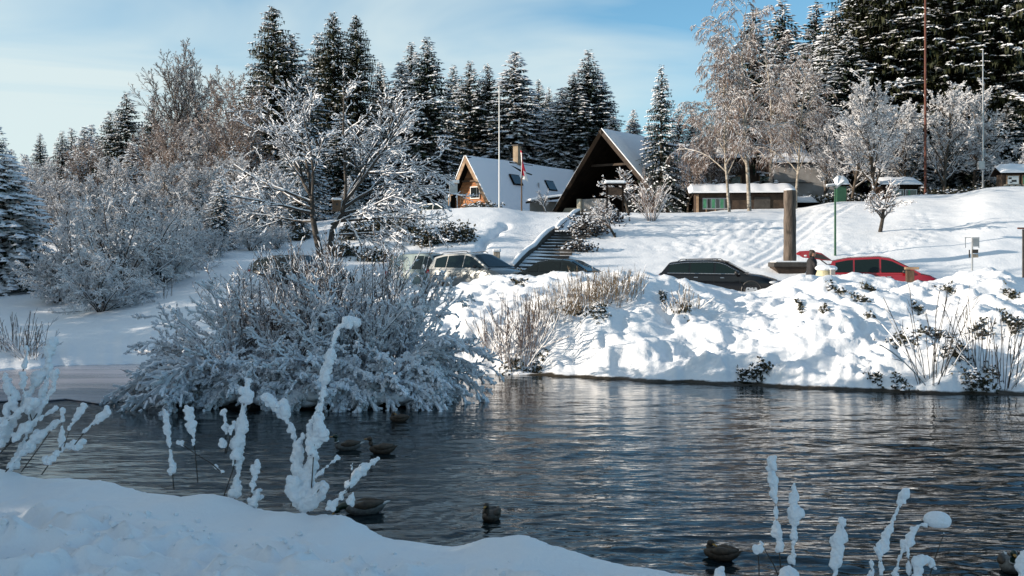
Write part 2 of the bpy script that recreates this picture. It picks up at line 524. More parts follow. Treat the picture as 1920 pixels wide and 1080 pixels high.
steps([(1600, 470), (1650, 462), (1700, 458)], 12, spread=.3)
steps([(1240, 470), (1290, 440), (1330, 415)], 14, .2)
for _ in range(90):
    dent(*hit(rng0.gauss(1375, 60), rng0.uniform(405, 490)), rng0.uniform(.08, .17), rng0.uniform(.04, .09))
# dark line of a trench crossing the shaded slope left of the stairs
track([(948, 420), (935, 432), (915, 446), (893, 472)], r=.2, depth=.35, wob=.12)
for _ in range(10):
    dent(*hit(rng0.uniform(1180, 1300), rng0.uniform(420, 470)), .25, .05)
def _dent(x, y):
    fi = np.clip((x + 25) / .08, 0, len(_DX) - 2); fj = np.clip((y - 48) / .08, 0, len(_DY) - 2)
    i = fi.astype(int); j = fj.astype(int); a = fi - i; b = fj - j
    inside = (x > -25) & (x < 39.9) & (y > 48) & (y < 75.8)
    return inside * ((_DM[i, j] * (1 - a) + _DM[i + 1, j] * a) * (1 - b) + (_DM[i, j + 1] * (1 - a) + _DM[i + 1, j + 1] * a) * b)

def grid_mesh(name, X, Y, Z, mat, mask=None):
    nx, ny = X.shape
    V = np.stack([X.ravel(), Y.ravel(), Z.ravel()], 1)
    idx = np.arange(nx * ny).reshape(nx, ny)
    q = np.stack([idx[:-1, :-1].ravel(), idx[1:, :-1].ravel(), idx[1:, 1:].ravel(), idx[:-1, 1:].ravel()], 1)
    if mask is not None: q = q[mask(V[q].mean(1))]
    return mesh_np(name, V, [q], mat, True)

cols = np.concatenate([np.linspace(-3000, -1000, 30), np.linspace(-960, -80, 60), np.arange(-60, 1990, 5.6), np.linspace(2000, 2600, 60), np.linspace(2640, 4000, 24)])
def strip(name, qs, label_kind='structure'):
    PX, Q = np.meshgrid(cols, qs, indexing='ij')
    Dd = q_to_D(Q, PX); X = (PX - 960) / F * Dd
    o = link_mesh(name, grid_mesh(name, X, Dd, far_ground(X, Dd), M_ground))
    return tag(o, kind='structure')
q1 = np.concatenate([np.linspace(-.06, 0, 6), np.linspace(.004, .03, 6), np.linspace(.035, 1., 140), np.linspace(1.08, 3.6, 30)])
q2_ = np.linspace(3.6, 10.6, 36)
q3_ = np.concatenate([np.linspace(10.6, 37, 185), np.linspace(37.6, 60, 36), np.linspace(63, 120, 16), np.linspace(130, 390, 10)])
strip('snowy_shore', q1)
strip('snow_covered_road', q2_)
strip('snowy_hillside', q3_)

# ------------------------------------------------------------------ near bank, and the land left of the pond
E_px = np.array([0, 100, 200, 340, 430, 560, 650, 740, 820, 900, 980, 1100, 1250, 1360, 1600, 1920.])
E_py = np.array([880, 890, 901, 926, 944, 955, 963, 988, 998, 1008, 1012, 1044, 1068, 1080, 1112, 1150.])
E_D = np.array([8.2, 8.1, 8.0, 7.8, 7.75, 7.6, 7.5, 7.35, 7.3, 7.2, 7.15, 7.0, 6.9, 6.8, 6.6, 6.4])
E_x = (E_px - 960) / F * E_D; E_z = CH - (E_py - HY) / F * E_D
def near_ground(x, y):
    x = np.asarray(x, float); y = np.asarray(y, float)
    ye = np.interp(x, E_x, E_D) + .05 * perlin(x * 1.7, x * 0, 40) + .03 * perlin(x * 5, x * 0, 41)
    ye = ye + np.clip(-x - 5, 0, 60) * .6
    zt = np.interp(x, E_x, E_z)
    s = ye - y                      # metres in from the edge
    z = zt + .06 * sstep(0, 6, s) + .05 * sstep(10, 0, s) * 0
    n1 = fbm(x * .8 + 3, y * .8, 42, 3) * .05
    ch = sstep(.35, 1.3, s + .5 * perlin(x * .6, y * .6, 43)) * (1 - .0 * s)   # trodden snow
    r = 1 - np.abs(perlin(x * 1.9 + .5 * perlin(x * 2, y * 2, 47), y * 1.9, 44)) * 1.7
    r2 = 1 - np.abs(perlin(x * 4.3 + .5 * perlin(x * 3, y * 3, 48), y * 4.3, 45)) * 1.7
    hol = sstep(.15, .6, perlin(x * .95 + 1.3, y * 1.5 + 4.2, 52))
    r3 = 1 - np.abs(perlin(x * 9 + .5 * perlin(x * 5, y * 5, 55), y * 9, 54)) * 1.8
    z = z + n1 * 1.2 + ch * (.16 * r + .07 * r2 + .015 * np.maximum(r3, 0) * np.maximum(r2, 0) - .15 - .20 * hol + .012 * fbm(x * 14, y * 14, 46, 3)) + .007 * fbm(x * 9, y * 9, 49, 4)
    # small mounds on the rim
    for mx, my, mr, mh in ((.0 + (395 - 960) / F * 7.6, 7.55, .22, .10), ((975 - 960) / F * 7.1, 7.0, .18, .07), ((905 - 960) / F * 7.0, 7.0, .14, .05), ((1080 - 960) / F * 6.9, 6.9, .2, .05), ((640 - 960) / F * 7.4, 7.3, .2, .05), ((180 - 960) / F * 8, 7.9, .3, .03)):
        z = z + mh * np.exp(-((x - mx) ** 2 + (y - my) ** 2) / mr ** 2)
    drop = np.clip(-s + .12, 0, 9)
    near = z - 1.9 * drop - .8 * drop ** 2 + .0 * y
    # left land: rises west of the pond
    e = -13.3 - .035 * np.clip(y - 10, -40, 30) + .9 * perlin(y * .25, y * 0, 50) - x
    left = -.4 + 1.3 * sstep(-.4, 2.5, e) + .9 * sstep(2, 25, e) + .06 * fbm(x * .7, y * .7, 51, 3)
    left = np.where(y > 27, -.5 + 0 * left, left)
    return np.maximum(np.maximum(near, -.5), left)
def axis(a, b, fine_a, fine_b, fs, cs):
    return np.unique(np.round(np.concatenate([np.arange(a, fine_a, cs), np.arange(fine_a, fine_b, fs), np.arange(fine_b, b + cs, cs)]), 4))
gx = axis(-60, 60, -5, 4.2, .036, .7); gy = axis(-30, 27, 4.9, 8.7, .030, .7)
X, Y = np.meshgrid(gx, gy, indexing='ij')
nb = link_mesh('snow_bank', grid_mesh('snow_bank', X, Y, near_ground(X, Y), M_snow_soft))
tag(nb, kind='structure')

# ------------------------------------------------------------------ pond
def water_mat():
    m, n, b = new_mat('pond_water')
    b.inputs['Base Color'].default_value = (0.006, 0.013, 0.016, 1)
    b.inputs['Roughness'].default_value = 0.03
    b.inputs['IOR'].default_value = 1.333
    b.inputs['Specular IOR Level'].default_value = 0.5
    a1 = noise_node(n, 1.0, 3, 0.5, vscale=(.55, 1.9, 1))
    a2 = noise_node(n, 1.0, 2, 0.5, vscale=(2.2, 7.0, 1))
    a3 = noise_node(n, 1.0, 2, 0.5, vscale=(.10, .22, 1))
    a1.inputs['Distortion'].default_value = 0.6
    # the breeze ruffles the open side more than the sheltered water by the ice
    t = n.nodes.new('ShaderNodeTexCoord'); sp = n.nodes.new('ShaderNodeSeparateXYZ')
    n.links.new(t.outputs['Object'], sp.inputs['Vector'])
    mr = n.nodes.new('ShaderNodeMapRange')
    mr.inputs['From Min'].default_value = -6; mr.inputs['From Max'].default_value = 0
    mr.inputs['To Min'].default_value = 0.45; mr.inputs['To Max'].default_value = 1.0
    n.links.new(sp.outputs['X'], mr.inputs['Value'])
    ry = n.nodes.new('ShaderNodeMapRange')
    ry.inputs['From Min'].default_value = 25; ry.inputs['From Max'].default_value = 15
    ry.inputs['To Min'].default_value = 0.35; ry.inputs['To Max'].default_value = 1.0
    n.links.new(sp.outputs['Y'], ry.inputs['Value'])
    mu = n.nodes.new('ShaderNodeMath'); mu.operation = 'MULTIPLY'
    n.links.new(mr.outputs['Result'], mu.inputs[0]); n.links.new(ry.outputs['Result'], mu.inputs[1])
    g3 = n.nodes.new('ShaderNodeMapRange')
    g3.inputs['From Min'].default_value = 0.35; g3.inputs['From Max'].default_value = 0.65
    g3.inputs['To Min'].default_value = 0.6; g3.inputs['To Max'].default_value = 1.25
    n.links.new(a3.outputs['Fac'], g3.inputs['Value'])
    mu2 = n.nodes.new('ShaderNodeMath'); mu2.operation = 'MULTIPLY'
    n.links.new(mu.outputs[0], mu2.inputs[0]); n.links.new(g3.outputs['Result'], mu2.inputs[1])
    b1 = n.nodes.new('ShaderNodeBump'); b1.inputs['Distance'].default_value = 0.05
    b2 = n.nodes.new('ShaderNodeBump'); b2.inputs['Distance'].default_value = 0.022
    n.links.new(a1.outputs['Fac'], b1.inputs['Height']); n.links.new(a2.outputs['Fac'], b2.inputs['Height'])
    n.links.new(mu2.outputs[0], b1.inputs['Strength']); n.links.new(mu2.outputs[0], b2.inputs['Strength'])
    n.links.new(b1.outputs['Normal'], b2.inputs['Normal'])
    n.links.new(b2.outputs['Normal'], b.inputs['Normal'])
    return m
M_water = water_mat()
wr = np.random.RandomState(12)
def wave_h(X, Y):
    Z = np.zeros_like(X)
    amp = .30 + .70 * sstep(-7, 1.5, X + .9 * perlin(X * .3, Y * .3, 71)) 
    amp = amp * (.30 + .70 * sstep(27, 15, Y)) * (.55 + .75 * sstep(-.5, .6, perlin(X * .16, Y * .30, 72)))
    wx = X + .35 * perlin(X * .5, Y * .5, 73); wy = Y + .35 * perlin(X * .5 + 9, Y * .5, 74)
    for k in range(46):
        lam = .20 * (8.0 ** wr.rand()); th = math.pi / 2 + wr.normal(0, .42) + .10
        kx, ky = math.cos(th) * 2 * np.pi / lam, math.sin(th) * 2 * np.pi / lam
        loc = 1 + .9 * perlin(X / (lam * 4) + k, Y / (lam * 4), 80 + k)
        Z += lam ** .85 * .0028 * np.maximum(loc, 0) * np.sin(kx * wx + ky * wy + wr.uniform(0, 6.28))
    Z = Z * amp
    for (px, py) in ((652, 843), (716, 849), (683, 962), (922, 974), (1352, 1047), (1893, 1068), (748, 790)):
        D = CH * F / (py - HY); x = (px - 960) / F * D
        r = np.sqrt((X - x) ** 2 + (Y - D) ** 2)
        Z = Z + .007 * np.sin(2 * np.pi * r / .21) * np.exp(-r / .55) * (r > .1)
    return Z
wc_ = np.concatenate([np.linspace(-3000, -300, 20), np.arange(-60, 2000, 5.8), np.linspace(2200, 4000, 14)])
_D = [8.2]
while _D[-1] < 34: _D.append(_D[-1] + max(.035, _D[-1] ** 2 / (CH * F) * 1.7))
PX, DD = np.meshgrid(wc_, np.array(_D), indexing='ij'); WX = (PX - 960) / F * DD
wo = link_mesh('pond_water', grid_mesh('pond_water', WX, DD, wave_h(WX, DD), M_water)); tag(wo, kind='structure')
wm = MB().add([(-70, -30, -.09), (70, -30, -.09), (70, 36, -.09), (-70, 36, -.09)], [(0, 1, 2, 3)])
tag(wm.build('deep_water', M_water), kind='structure')

def ice_mat():
    m, n, b = new_mat('pond_ice')
    b.inputs['Roughness'].default_value = 0.22
    x = noise_node(n, 1.0, 5, 0.6, vscale=(.18, .9, 1))
    r = ramp(n, x.outputs['Fac'], 0.35, (0.16, 0.18, 0.22), 0.65, (0.34, 0.34, 0.40))
    n.links.new(r.outputs['Color'], b.inputs['Base Color'])
    y = noise_node(n, 2.0, 4)
    bp = n.nodes.new('ShaderNodeBump'); bp.inputs['Strength'].default_value = .3; bp.inputs['Distance'].default_value = .01
    n.links.new(y.outputs['Fac'], bp.inputs['Height']); n.links.new(bp.outputs['Normal'], b.inputs['Normal'])
    return m
ice_pts = []
for k in range(41):
    px = -900 + k * 31.0
    D_ = 23.2 + .45 * math.sin(px / 55.) + .25 * math.sin(px / 19. + 1) + .0012 * max(px - 160, 0) ** 1.5
    ice_pts.append(((px - 960) / F * D_, D_))
ice_far = [((360 - 960) / F * 33, 33), ((-900 - 960) / F * 33, 33)]
mb = MB(); pl = [(x, y, 0.006) for x, y in ice_pts] + [(x, y, .006) for x, y in ice_far]
mb.prism([(x, y, z + .004) for x, y, z in pl], (0, 0, .02)); tag(mb.build('pond_ice', ice_mat()), kind='structure')

# ------------------------------------------------------------------ island
ISX, ISY = -4.55, 24.0
def island_h(x, y):
    ex = (x - ISX) / 2.75; ey = (y - ISY) / 1.75
    r = np.sqrt(ex ** 2 + ey ** 2) + .10 * perlin(x * 1.1, y * 1.1, 60) + .06 * perlin(x * 3, y * 3, 61)
    return -.25 + (.62 + .14 * fbm(x * 1.3, y * 1.3, 62, 3)) * (1 - sstep(.86, 1.03, r)) * (1.1 - .25 * r)
xx = np.arange(ISX - 3.4, ISX + 3.4, .05); yy = np.arange(ISY - 2.3, ISY + 2.3, .05)
X, Y = np.meshgrid(xx, yy, indexing='ij')
isl = link_mesh('island', grid_mesh('island', X, Y, island_h(X, Y), M_earth))
tag(isl, kind='structure')
# ------------------------------------------------------------------ branch and foliage builders
class Seg:
    """collects tapered segments and turns them into one mesh of thin three sided tubes"""
    def __init__(s): s.a = []; s.b = []; s.ra = []; s.rb = []
    def add(s, p, q, r0, r1): s.a.append(p); s.b.append(q); s.ra.append(r0); s.rb.append(r1)
    def arrays(s): return np.array(s.a, float), np.array(s.b, float), np.array(s.ra, float), np.array(s.rb, float)
def tube_mesh(name, A, B, RA, RB, mat, n=3, smooth=False, jit=None):
    d = B - A; Ln = np.linalg.norm(d, axis=1, keepdims=True); d = d / np.maximum(Ln, 1e-6)
    up = np.where(np.abs(d[:, 2:3]) < .9, np.array([[0, 0, 1.]]), np.array([[1., 0, 0]]))
    x = np.cross(d, up); x /= np.maximum(np.linalg.norm(x, axis=1, keepdims=True), 1e-6); y = np.cross(x, d)
    V = []
    for (C, R) in ((A, RA), (B, RB)):
        for k in range(n):
            t = 2 * np.pi * k / n + (np.pi / 2 if n == 3 else np.pi / 4)
            V.append(C + (x * math.cos(t) + y * math.sin(t)) * R[:, None])
    V = np.stack(V, 1).reshape(-1, 3)       # per segment 2n verts
    m = len(A); b = (np.arange(m) * 2 * n)[:, None]
    Fq = [b + np.array([[k, (k + 1) % n, n + (k + 1) % n, n + k]]) for k in range(n)]
    polys = [np.concatenate(Fq)]
    if n > 3 or jit: polys.append(b + np.array([[n + k for k in range(n)]]))
    return mesh_np(name, V, polys, mat, smooth)

def unit(v): return v / (math.sqrt(v[0] * v[0] + v[1] * v[1] + v[2] * v[2]) + 1e-9)
class Grower:
    def __init__(s, seed):
        s.rng = random.Random(seed); s.levels = {}
    def perp(s, d, ang):
        r = s.rng
        a = np.array([r.gauss(0, 1), r.gauss(0, 1), r.gauss(0, 1)])
        a -= d * a.dot(d); a = unit(a)
        return d * math.cos(ang) + a * math.sin(ang)
    def branch(s, p, d, L, r, lv, P):
        """P: list of dict per level: seg, wob, grav, n, start, ang, ratio, taper"""
        q = P[lv]; rng = s.rng; ns = q['seg']; st_ = L / ns
        S = s.levels.setdefault(lv, Seg())
        pts = [p]; dirs = [d]; rad = [r]
        for k in range(ns):
            d = unit(d + np.array([rng.gauss(0, q['wob']), rng.gauss(0, q['wob']), rng.gauss(0, q['wob'] * .7) + q['grav'] * (k + 1) / ns]))
            p2 = p + d * st_; r2 = r * (1 - (1 - q['taper']) * (k + 1) / ns)
            S.add(p, p2, rad[-1], r2)
            p = p2; pts.append(p); dirs.append(d); rad.append(r2)
        if lv + 1 < len(P):
            n = q['n']; n = max(1, int(round(n * rng.uniform(.8, 1.2))))
            for c in range(n):
                f = q['start'] + (1 - q['start']) * ((c + rng.random()) / n)
                t = f * ns; i = min(int(t), ns - 1); w = t - i
                bp = pts[i] * (1 - w) + pts[i + 1] * w
                nd = s.perp(dirs[i + 1], q['ang'] * rng.uniform(.7, 1.25))
                if q.get('flat'): nd = unit(nd * np.array([1, 1, q['flat']]))
                if q.get('upb'): nd = unit(nd + np.array([0, 0, q['upb']]))
                shape = q.get('shape', lambda f: 1 - .5 * f)(f)
                s.branch(bp, nd, L * q['ratio'] * shape * rng.uniform(.7, 1.2), (rad[i] * (1 - w) + rad[i + 1] * w) * q.get('rr', .6), lv + 1, P)
    def meshes(s, name, wood, twig, frost, thick_levels, snow_r=(.6, .02), frost_p=.6, frost_w=1.0, minr=.004, twigr=.006, cut=.9, nthick=5):
        """wood mesh, twig mesh, snow mesh"""
        rng = np.random.RandomState(s.rng.randint(0, 10 ** 6)); out = []
        W_, T_, N_ = [], [], []
        for lv, S in s.levels.items():
            A, B, ra, rb = S.arrays()
            if lv <= thick_levels: W_.append((A, B, np.maximum(ra, minr), np.maximum(rb, minr)))
            else:
                T_.append((A, B, np.maximum(ra, twigr), np.maximum(rb, twigr * .5)))
            d = B - A; L_ = np.linalg.norm(d, axis=1); vz = np.abs(d[:, 2]) / np.maximum(L_, 1e-6)
            ok = (vz < cut) & (rng.rand(len(A)) < (1.0 if lv <= thick_levels else frost_p))
            ok &= (ra < .16)
            r0 = np.maximum(ra, minr)[ok]; r1 = np.maximum(rb, minr * .8)[ok]
            sr0 = np.minimum(r0 * snow_r[0] + snow_r[1] * rng.uniform(.6, 1.4, ok.sum()), r0 + .06) * frost_w
            sr1 = np.minimum(r1 * snow_r[0] + snow_r[1] * rng.uniform(.5, 1.2, ok.sum()), r1 + .06) * frost_w
            off0 = np.zeros((ok.sum(), 3)); off0[:, 2] = r0 * .55 + sr0 * .45
            off1 = np.zeros((ok.sum(), 3)); off1[:, 2] = r1 * .55 + sr1 * .45
            N_.append((A[ok] + off0, B[ok] + off1, sr0, sr1))
        cat = lambda X: [np.concatenate([x[i] for x in X]) for i in range(4)]
        res = {}
        res['branches'] = tube_mesh(name + '_branches', *cat(W_), wood, n=nthick, smooth=True)
        if T_: res['twigs'] = tube_mesh(name + '_twigs', *cat(T_), twig, n=3)
        if N_: res['snow'] = tube_mesh(name + '_snow', *cat(N_), frost, n=4, jit=1)
        return res

def add_parts(root, parts):
    for nm, me in parts.items():
        o = link_mesh(nm, me, root)
        if nm in ('twigs', 'needles', 'snow', 'stems'): o['kind'] = 'stuff'

# ---- conifers
def conifer(seed, H, R, snow=.75, droop=.35, el_top=.5, el_low=-.1, ragged=.25, power=.85, gap=.29, per=11, low=.06, needle=None, lump=1.0, hang=.35, bare=0.0, split=None):
    rng = np.random.RandomState(seed)
    V = []; T = []; SV = []; ST = []; nv = 0; sv = 0
    def spray(c, d, L_, w, vz):
        nonlocal nv
        side = np.array([-d[1], d[0], 0.])
        V.extend([c + side * w, c - side * w, c + d * L_ + np.array([0, 0, vz])]); T.append((nv, nv + 1, nv + 2)); nv += 3
    def lumpf(c, d, L_, w, h, vz):
        nonlocal sv
        side = np.array([-d[1], d[0], 0.]) * w
        e = c + d * L_ + np.array([0, 0, vz]); m = (c + e) * .5 + np.array([0, 0, h])
        SV.extend([c, m * .55 + c * .45 + side * 1.0 - np.array([0, 0, h * .8]), e, m * .55 + c * .45 - side - np.array([0, 0, h * .8]), m])
        ST.extend([(sv, sv + 1, sv + 4), (sv + 1, sv + 2, sv + 4), (sv + 2, sv + 3, sv + 4), (sv + 3, sv, sv + 4)]); sv += 5
    z = low * H; lob = rng.uniform(.8, 1.2, 12)
    while z < H * .985:
        t = z / H
        for b in range(per if t < .8 else max(4, int(per * .7))):
            a = rng.uniform(0, 2 * np.pi)
            k = 1 + ragged * (rng.uniform(-1, .6)) + .16 * (lob[int(a * 12 / 6.2832) % 12] - 1) * 2
            if rng.rand() < bare: continue
            rr = max(R * (1 - t) ** power * k, .12 + .1 * (1 - t)) * min(1, .55 + t * 6)
            el = el_low + (el_top - el_low) * t + rng.uniform(-.12, .12)
            zb = z + rng.uniform(-.9, .9) * gap
            da = np.array([math.cos(a), math.sin(a), 0.])
            step_ = .19 if rr > .8 else .13
            n = max(2, int(rr / step_))
            dr = droop * (1 - .6 * t) * rr
            tip_w = .40 * min(rr, 1.6)
            lump_here = rng.rand() < snow * 1.25; lp_ = snow * rng.uniform(.35, 1.0)
            for i in range(n):
                s = (i + .6) / n
                if s < .16 and rr > 1: continue
                c = np.array([0, 0, zb]) + da * rr * s + np.array([0, 0, rr * math.tan(el) * s - dr * s * s])
                wl = tip_w * (1 - .62 * s) * rng.uniform(.7, 1.25)
                for sg in (-1, 1):
                    th = a + sg * rng.uniform(.55, 1.1)
                    d = np.array([math.cos(th), math.sin(th), 0.])
                    vz = -wl * rng.uniform(.15, .55)
                    spray(c, d, wl, .045 + .06 * wl, vz)
                    if lump_here and rng.rand() < lp_:
                        lumpf(c + np.array([0, 0, .025]), d, wl * rng.uniform(.45, .85), (.04 + .07 * wl) * lump, (.035 + .05 * rng.rand()) * lump, vz * .85)
                if rng.rand() < .95:      # hanging twigs
                    th = a + rng.uniform(-1, 1); d = np.array([math.cos(th), math.sin(th), 0.])
                    spray(c, d, .08, .06, -hang * rng.uniform(.4, 1.2) * min(1, rr))
                if i == n - 1:
                    spray(c, da, .16, .07, -.05)
                    if lump_here: lumpf(c - da * .05, da, .2 * lump, .08 * lump, .06 * lump, -.04)
            if lump_here and rr > .6 and rng.rand() < .45:      # pad of snow along the bough
                m_ = max(2, int(rr / .45))
                for i in range(1, m_ + 1):
                    s = i / (m_ + .4)
                    c = np.array([0, 0, zb + .05]) + da * rr * s + np.array([0, 0, rr * math.tan(el) * s - dr * s * s])
                    lumpf(c - da * .2, da, .42, .13 * lump * rng.uniform(.7, 1.3), .075 * lump, -dr * .2)
        z += gap * (.55 + .6 * (1 - t)) * rng.uniform(.8, 1.2)
    spray(np.array([0, 0, H * .97]), np.array([.2, 0, 0.]), .02, .035, H * .03)
    for k in range(5): lumpf(np.array([0, 0, H * (.95 + .009 * k)]), np.array([math.cos(k * 2.1), math.sin(k * 2.1), 0]), .12, .05, .07, 0)
    out = {}
    tk = MB().tube([(0, 0, -.5), (0, 0, H * .3), (0, 0, H * .97)], [H * .0135, H * .010, .02], 7)
    out['trunk'] = tk.mesh('conifer_trunk', M_bark_dark, 60)
    out['needles'] = mesh_np('conifer_needles', V, [T], needle or M_needle)
    if SV: out['snow'] = mesh_np('conifer_snow', SV, [ST], M_snow_tree)
    return out, H
M_snow_tree = snow_mat('tree_snow', 20, .4, .03, (0.78, 0.80, 0.84))
CON = {
    'heavy': conifer(1, 14, 2.9, snow=.88, droop=.55, lump=1.5, gap=.31, per=11),
    'full': conifer(2, 15, 2.9, snow=.52, droop=.42, lump=1.25, ragged=.32),
    'tall': conifer(3, 16, 2.5, snow=.70, droop=.35, ragged=.4, lump=1.25, power=.8),
    'slim': conifer(4, 14, 1.7, snow=.66, droop=.3, ragged=.45, lump=1.15, power=.62, gap=.32),
    'ragged': conifer(5, 16, 3.1, snow=.62, droop=.28, ragged=.6, lump=1.2, power=.78, bare=.12),
    'dark': conifer(6, 22, 4.0, snow=.44, droop=.46, ragged=.45, lump=1.35, needle=M_needle_moss, hang=.6, gap=.36, per=12, power=.7),
    'blue': conifer(7, 9, 2.7, snow=.96, droop=.75, lump=2.1, gap=.33, per=9, power=.95, el_low=-.15),
}
WIDE = 1.85
def put_conifer(kind, px, top, D, label, base=None, wide=1.0, seed=0, group='snow-laden conifers around the lodge'):
    parts, H0 = CON[kind]
    x = (px - 960) / F * D
    zb = ground(x, D) - .15
    h = Zp(top, D) - zb; s = h / H0
    r = random.Random(px * 13 + int(D) + seed)
    root = empty('conifer', (x, D, zb), r.uniform(0, 6.28), label, 'tree', group, (s * wide * WIDE * r.uniform(.95, 1.08), s * wide * WIDE * r.uniform(.95, 1.08), s))
    add_parts(root, parts)
    return root

CONIFERS = [
 # kind, px, top, D, wide, label
 ('full', -6, 232, 62, 1.0, 'conifer cut by the left edge of the picture, rising behind the snowy spruce'),
 ('slim', 22, 280, 100, 1.0, 'tiny thin conifer top just right of the left edge'),
 ('full', 75, 249, 98, .8, 'small pointed conifer alone against the pale sky, first from the left'),
 ('full', 116, 244, 100, .9, 'small snowy conifer between the lone pointed one and the blunt pair'),
 ('slim', 134, 240, 104, 1.0, 'thin conifer top touching the left side of the blunt pair'),
 ('heavy', 158, 238, 98, 1.0, 'left one of the blunt pair of snowy conifers'),
 ('heavy', 171, 234, 102, .9, 'right one of the blunt pair of snowy conifers'),
 ('full', 207, 207, 96, 1.0, 'dark conifer leaning on the tallest tree of the left hill'),
 ('full', 237, 170, 95, 1.05, 'tallest pointed conifer on the left hill, before the bare trees'),
 ('full', 287, 183, 104, .9, 'conifer top beside the tall bare tree on the left'),
 ('slim', 318, 300, 74, .8, 'dark slim conifer standing among the frosted bushes on the left'),
 ('heavy', 48, 290, 90, .9, 'blunt snow-covered conifer at the foot of the lone pointed one'),
 ('dark', 512, 8, 82, .80, 'tallest dark conifer above the big spreading snowy tree'),
 ('ragged', 548, 60, 85, .95, 'ragged shoulder conifer leaning right of the tallest dark one'),
 ('full', 478, 120, 86, .9, 'conifer showing left of the tallest dark one, behind its boughs'),
 ('dark', 626, 20, 104, .72, 'left one of the twin tall conifers in the middle'),
 ('dark', 669, 26, 104, .75, 'right one of the twin tall conifers in the middle'),
 ('full', 596, 60, 106, .8, 'narrow conifer filling the left flank of the twin tall ones'),
 ('full', 714, 115, 110, .8, 'short conifer in the gap right of the twin tall ones'),
 ('full', 771, 78, 109, .9, 'left one of the close pair of conifers before the gap in the sky'),
 ('full', 801, 68, 104, 1.0, 'right one of the close pair of conifers before the gap in the sky'),
 ('heavy', 752, 118, 104, 1.0, 'white-loaded conifer below the close pair, reached by bare boughs'),
 ('full', 850, 120, 134, .9, 'first of the row of pointed conifers behind the brown chalet'),
 ('full', 881, 113, 116, 1.0, 'second of the row of pointed conifers behind the brown chalet'),
 ('full', 914, 118, 117, 1.0, 'third conifer of the row, just left of the white mast top'),
 ('heavy', 966, 98, 116, 1.15, 'broad snowy conifer just right of the white mast'),
 ('full', 1010, 148, 128, .9, 'pale distant conifer between the two broad ones over the roofs'),
 ('full', 1030, 162, 126, .7, 'small reddish-tipped conifer beside the pale distant one'),
 ('full', 1104, 92, 117, 1.0, 'tallest conifer straight above the big dark gable'),
 ('full', 1076, 134, 116, 1.1, 'conifer leaning on the left side of the one above the big gable'),
 ('full', 1128, 140, 119, 1.1, 'conifer leaning on the right side of the one above the big gable'),
 ('heavy', 1052, 165, 116, 1.1, 'low-boughed conifer left of the big dark gable, green showing through'),
 ('heavy', 1188, 206, 122, .9, 'little white conifer peeping over the ridge of the big gabled roof'),
 ('full', 1240, 120, 79, .62, 'narrow column-like dark conifer at the right end of the gabled roof'),
 ('slim', 1273, 200, 112, 1.0, 'small far conifer just right of the narrow dark one'),
 ('slim', 1298, 204, 110, .9, 'second small far conifer right of the narrow dark one'),
 ('full', 1412, 14, 92, 1.0, 'snowy conifer hidden behind the hanging birch boughs'),
 ('full', 1467, -2, 112, 1.0, 'pointed conifer rising right of the birches, lone in the sky'),
 ('full', 1531, 0, 106, 1.0, 'dark pointed conifer at the left edge of the tall forest'),
 ('heavy', 1560, 22, 100, .9, 'shorter snowy conifer in front of the tall forest edge'),
 ('dark', 1612, -90, 97, .9, 'tall forest conifer with white boughs, first of the dark wall of trees'),
 ('dark', 1668, -150, 94, 1.0, 'tall forest conifer left of the rust-coloured mast'),
 ('dark', 1722, -190, 96, 1.0, 'tall forest conifer directly behind the rust-coloured mast'),
 ('dark', 1776, -170, 92, 1.05, 'tall mossy forest conifer between the two masts'),
 ('dark', 1832, -190, 95, 1.0, 'tall forest conifer directly behind the grey mast'),
 ('dark', 1884, -200, 91, 1.0, 'tall mossy forest conifer right of the grey mast'),
 ('dark', 1940, -180, 94, 1.1, 'tall forest conifer at the right edge of the picture'),
 ('dark', 1640, -60, 110, 1.0, 'dark conifer deeper in the forest, behind the first tall ones'),
 ('dark', 1750, -80, 112, 1.0, 'dark conifer deeper in the forest, between the masts'),
 ('dark', 1860, -80, 112, 1.0, 'dark conifer deeper in the forest, right of the grey mast'),
 ('full', 1592, 60, 92, 1.2, 'low-boughed conifer in front of the dark wall of trees, over the frosted tree'),
 ('heavy', 1700, 190, 84, 1.0, 'young snow-covered conifer under the tall forest, left of the rust-coloured mast'),
 ('full', 1805, 215, 84, 1.1, 'young dark conifer at the forest edge between the masts'),
 ('full', 1890, 190, 86, 1.2, 'young dark conifer at the forest edge above the notice shelter'),
 ('full', 640, 210, 76, 1.1, 'dark conifer directly behind the boughs of the big spreading tree'),
 ('heavy', 560, 215, 72, 1.0, 'conifer with thick snow pads left behind the big spreading tree'),
 ('heavy', 700, 235, 78, 1.1, 'snow-padded conifer right behind the big spreading tree'),
 ('heavy', 820, 240, 106, 1.1, 'shaded blue-white conifer just left of the small white shelter'),
 ('full', 470, 240, 78, 1.0, 'conifer below the pink-brown tree, left of the big spreading one'),
 ('blue', 8, 290, 47, 1.0, 'broad spruce bowed under thick blue-white snow at the left edge'),
 ('full', 40, 330, 62, 1.0, 'shaded conifer behind the broad bowed spruce'),
]
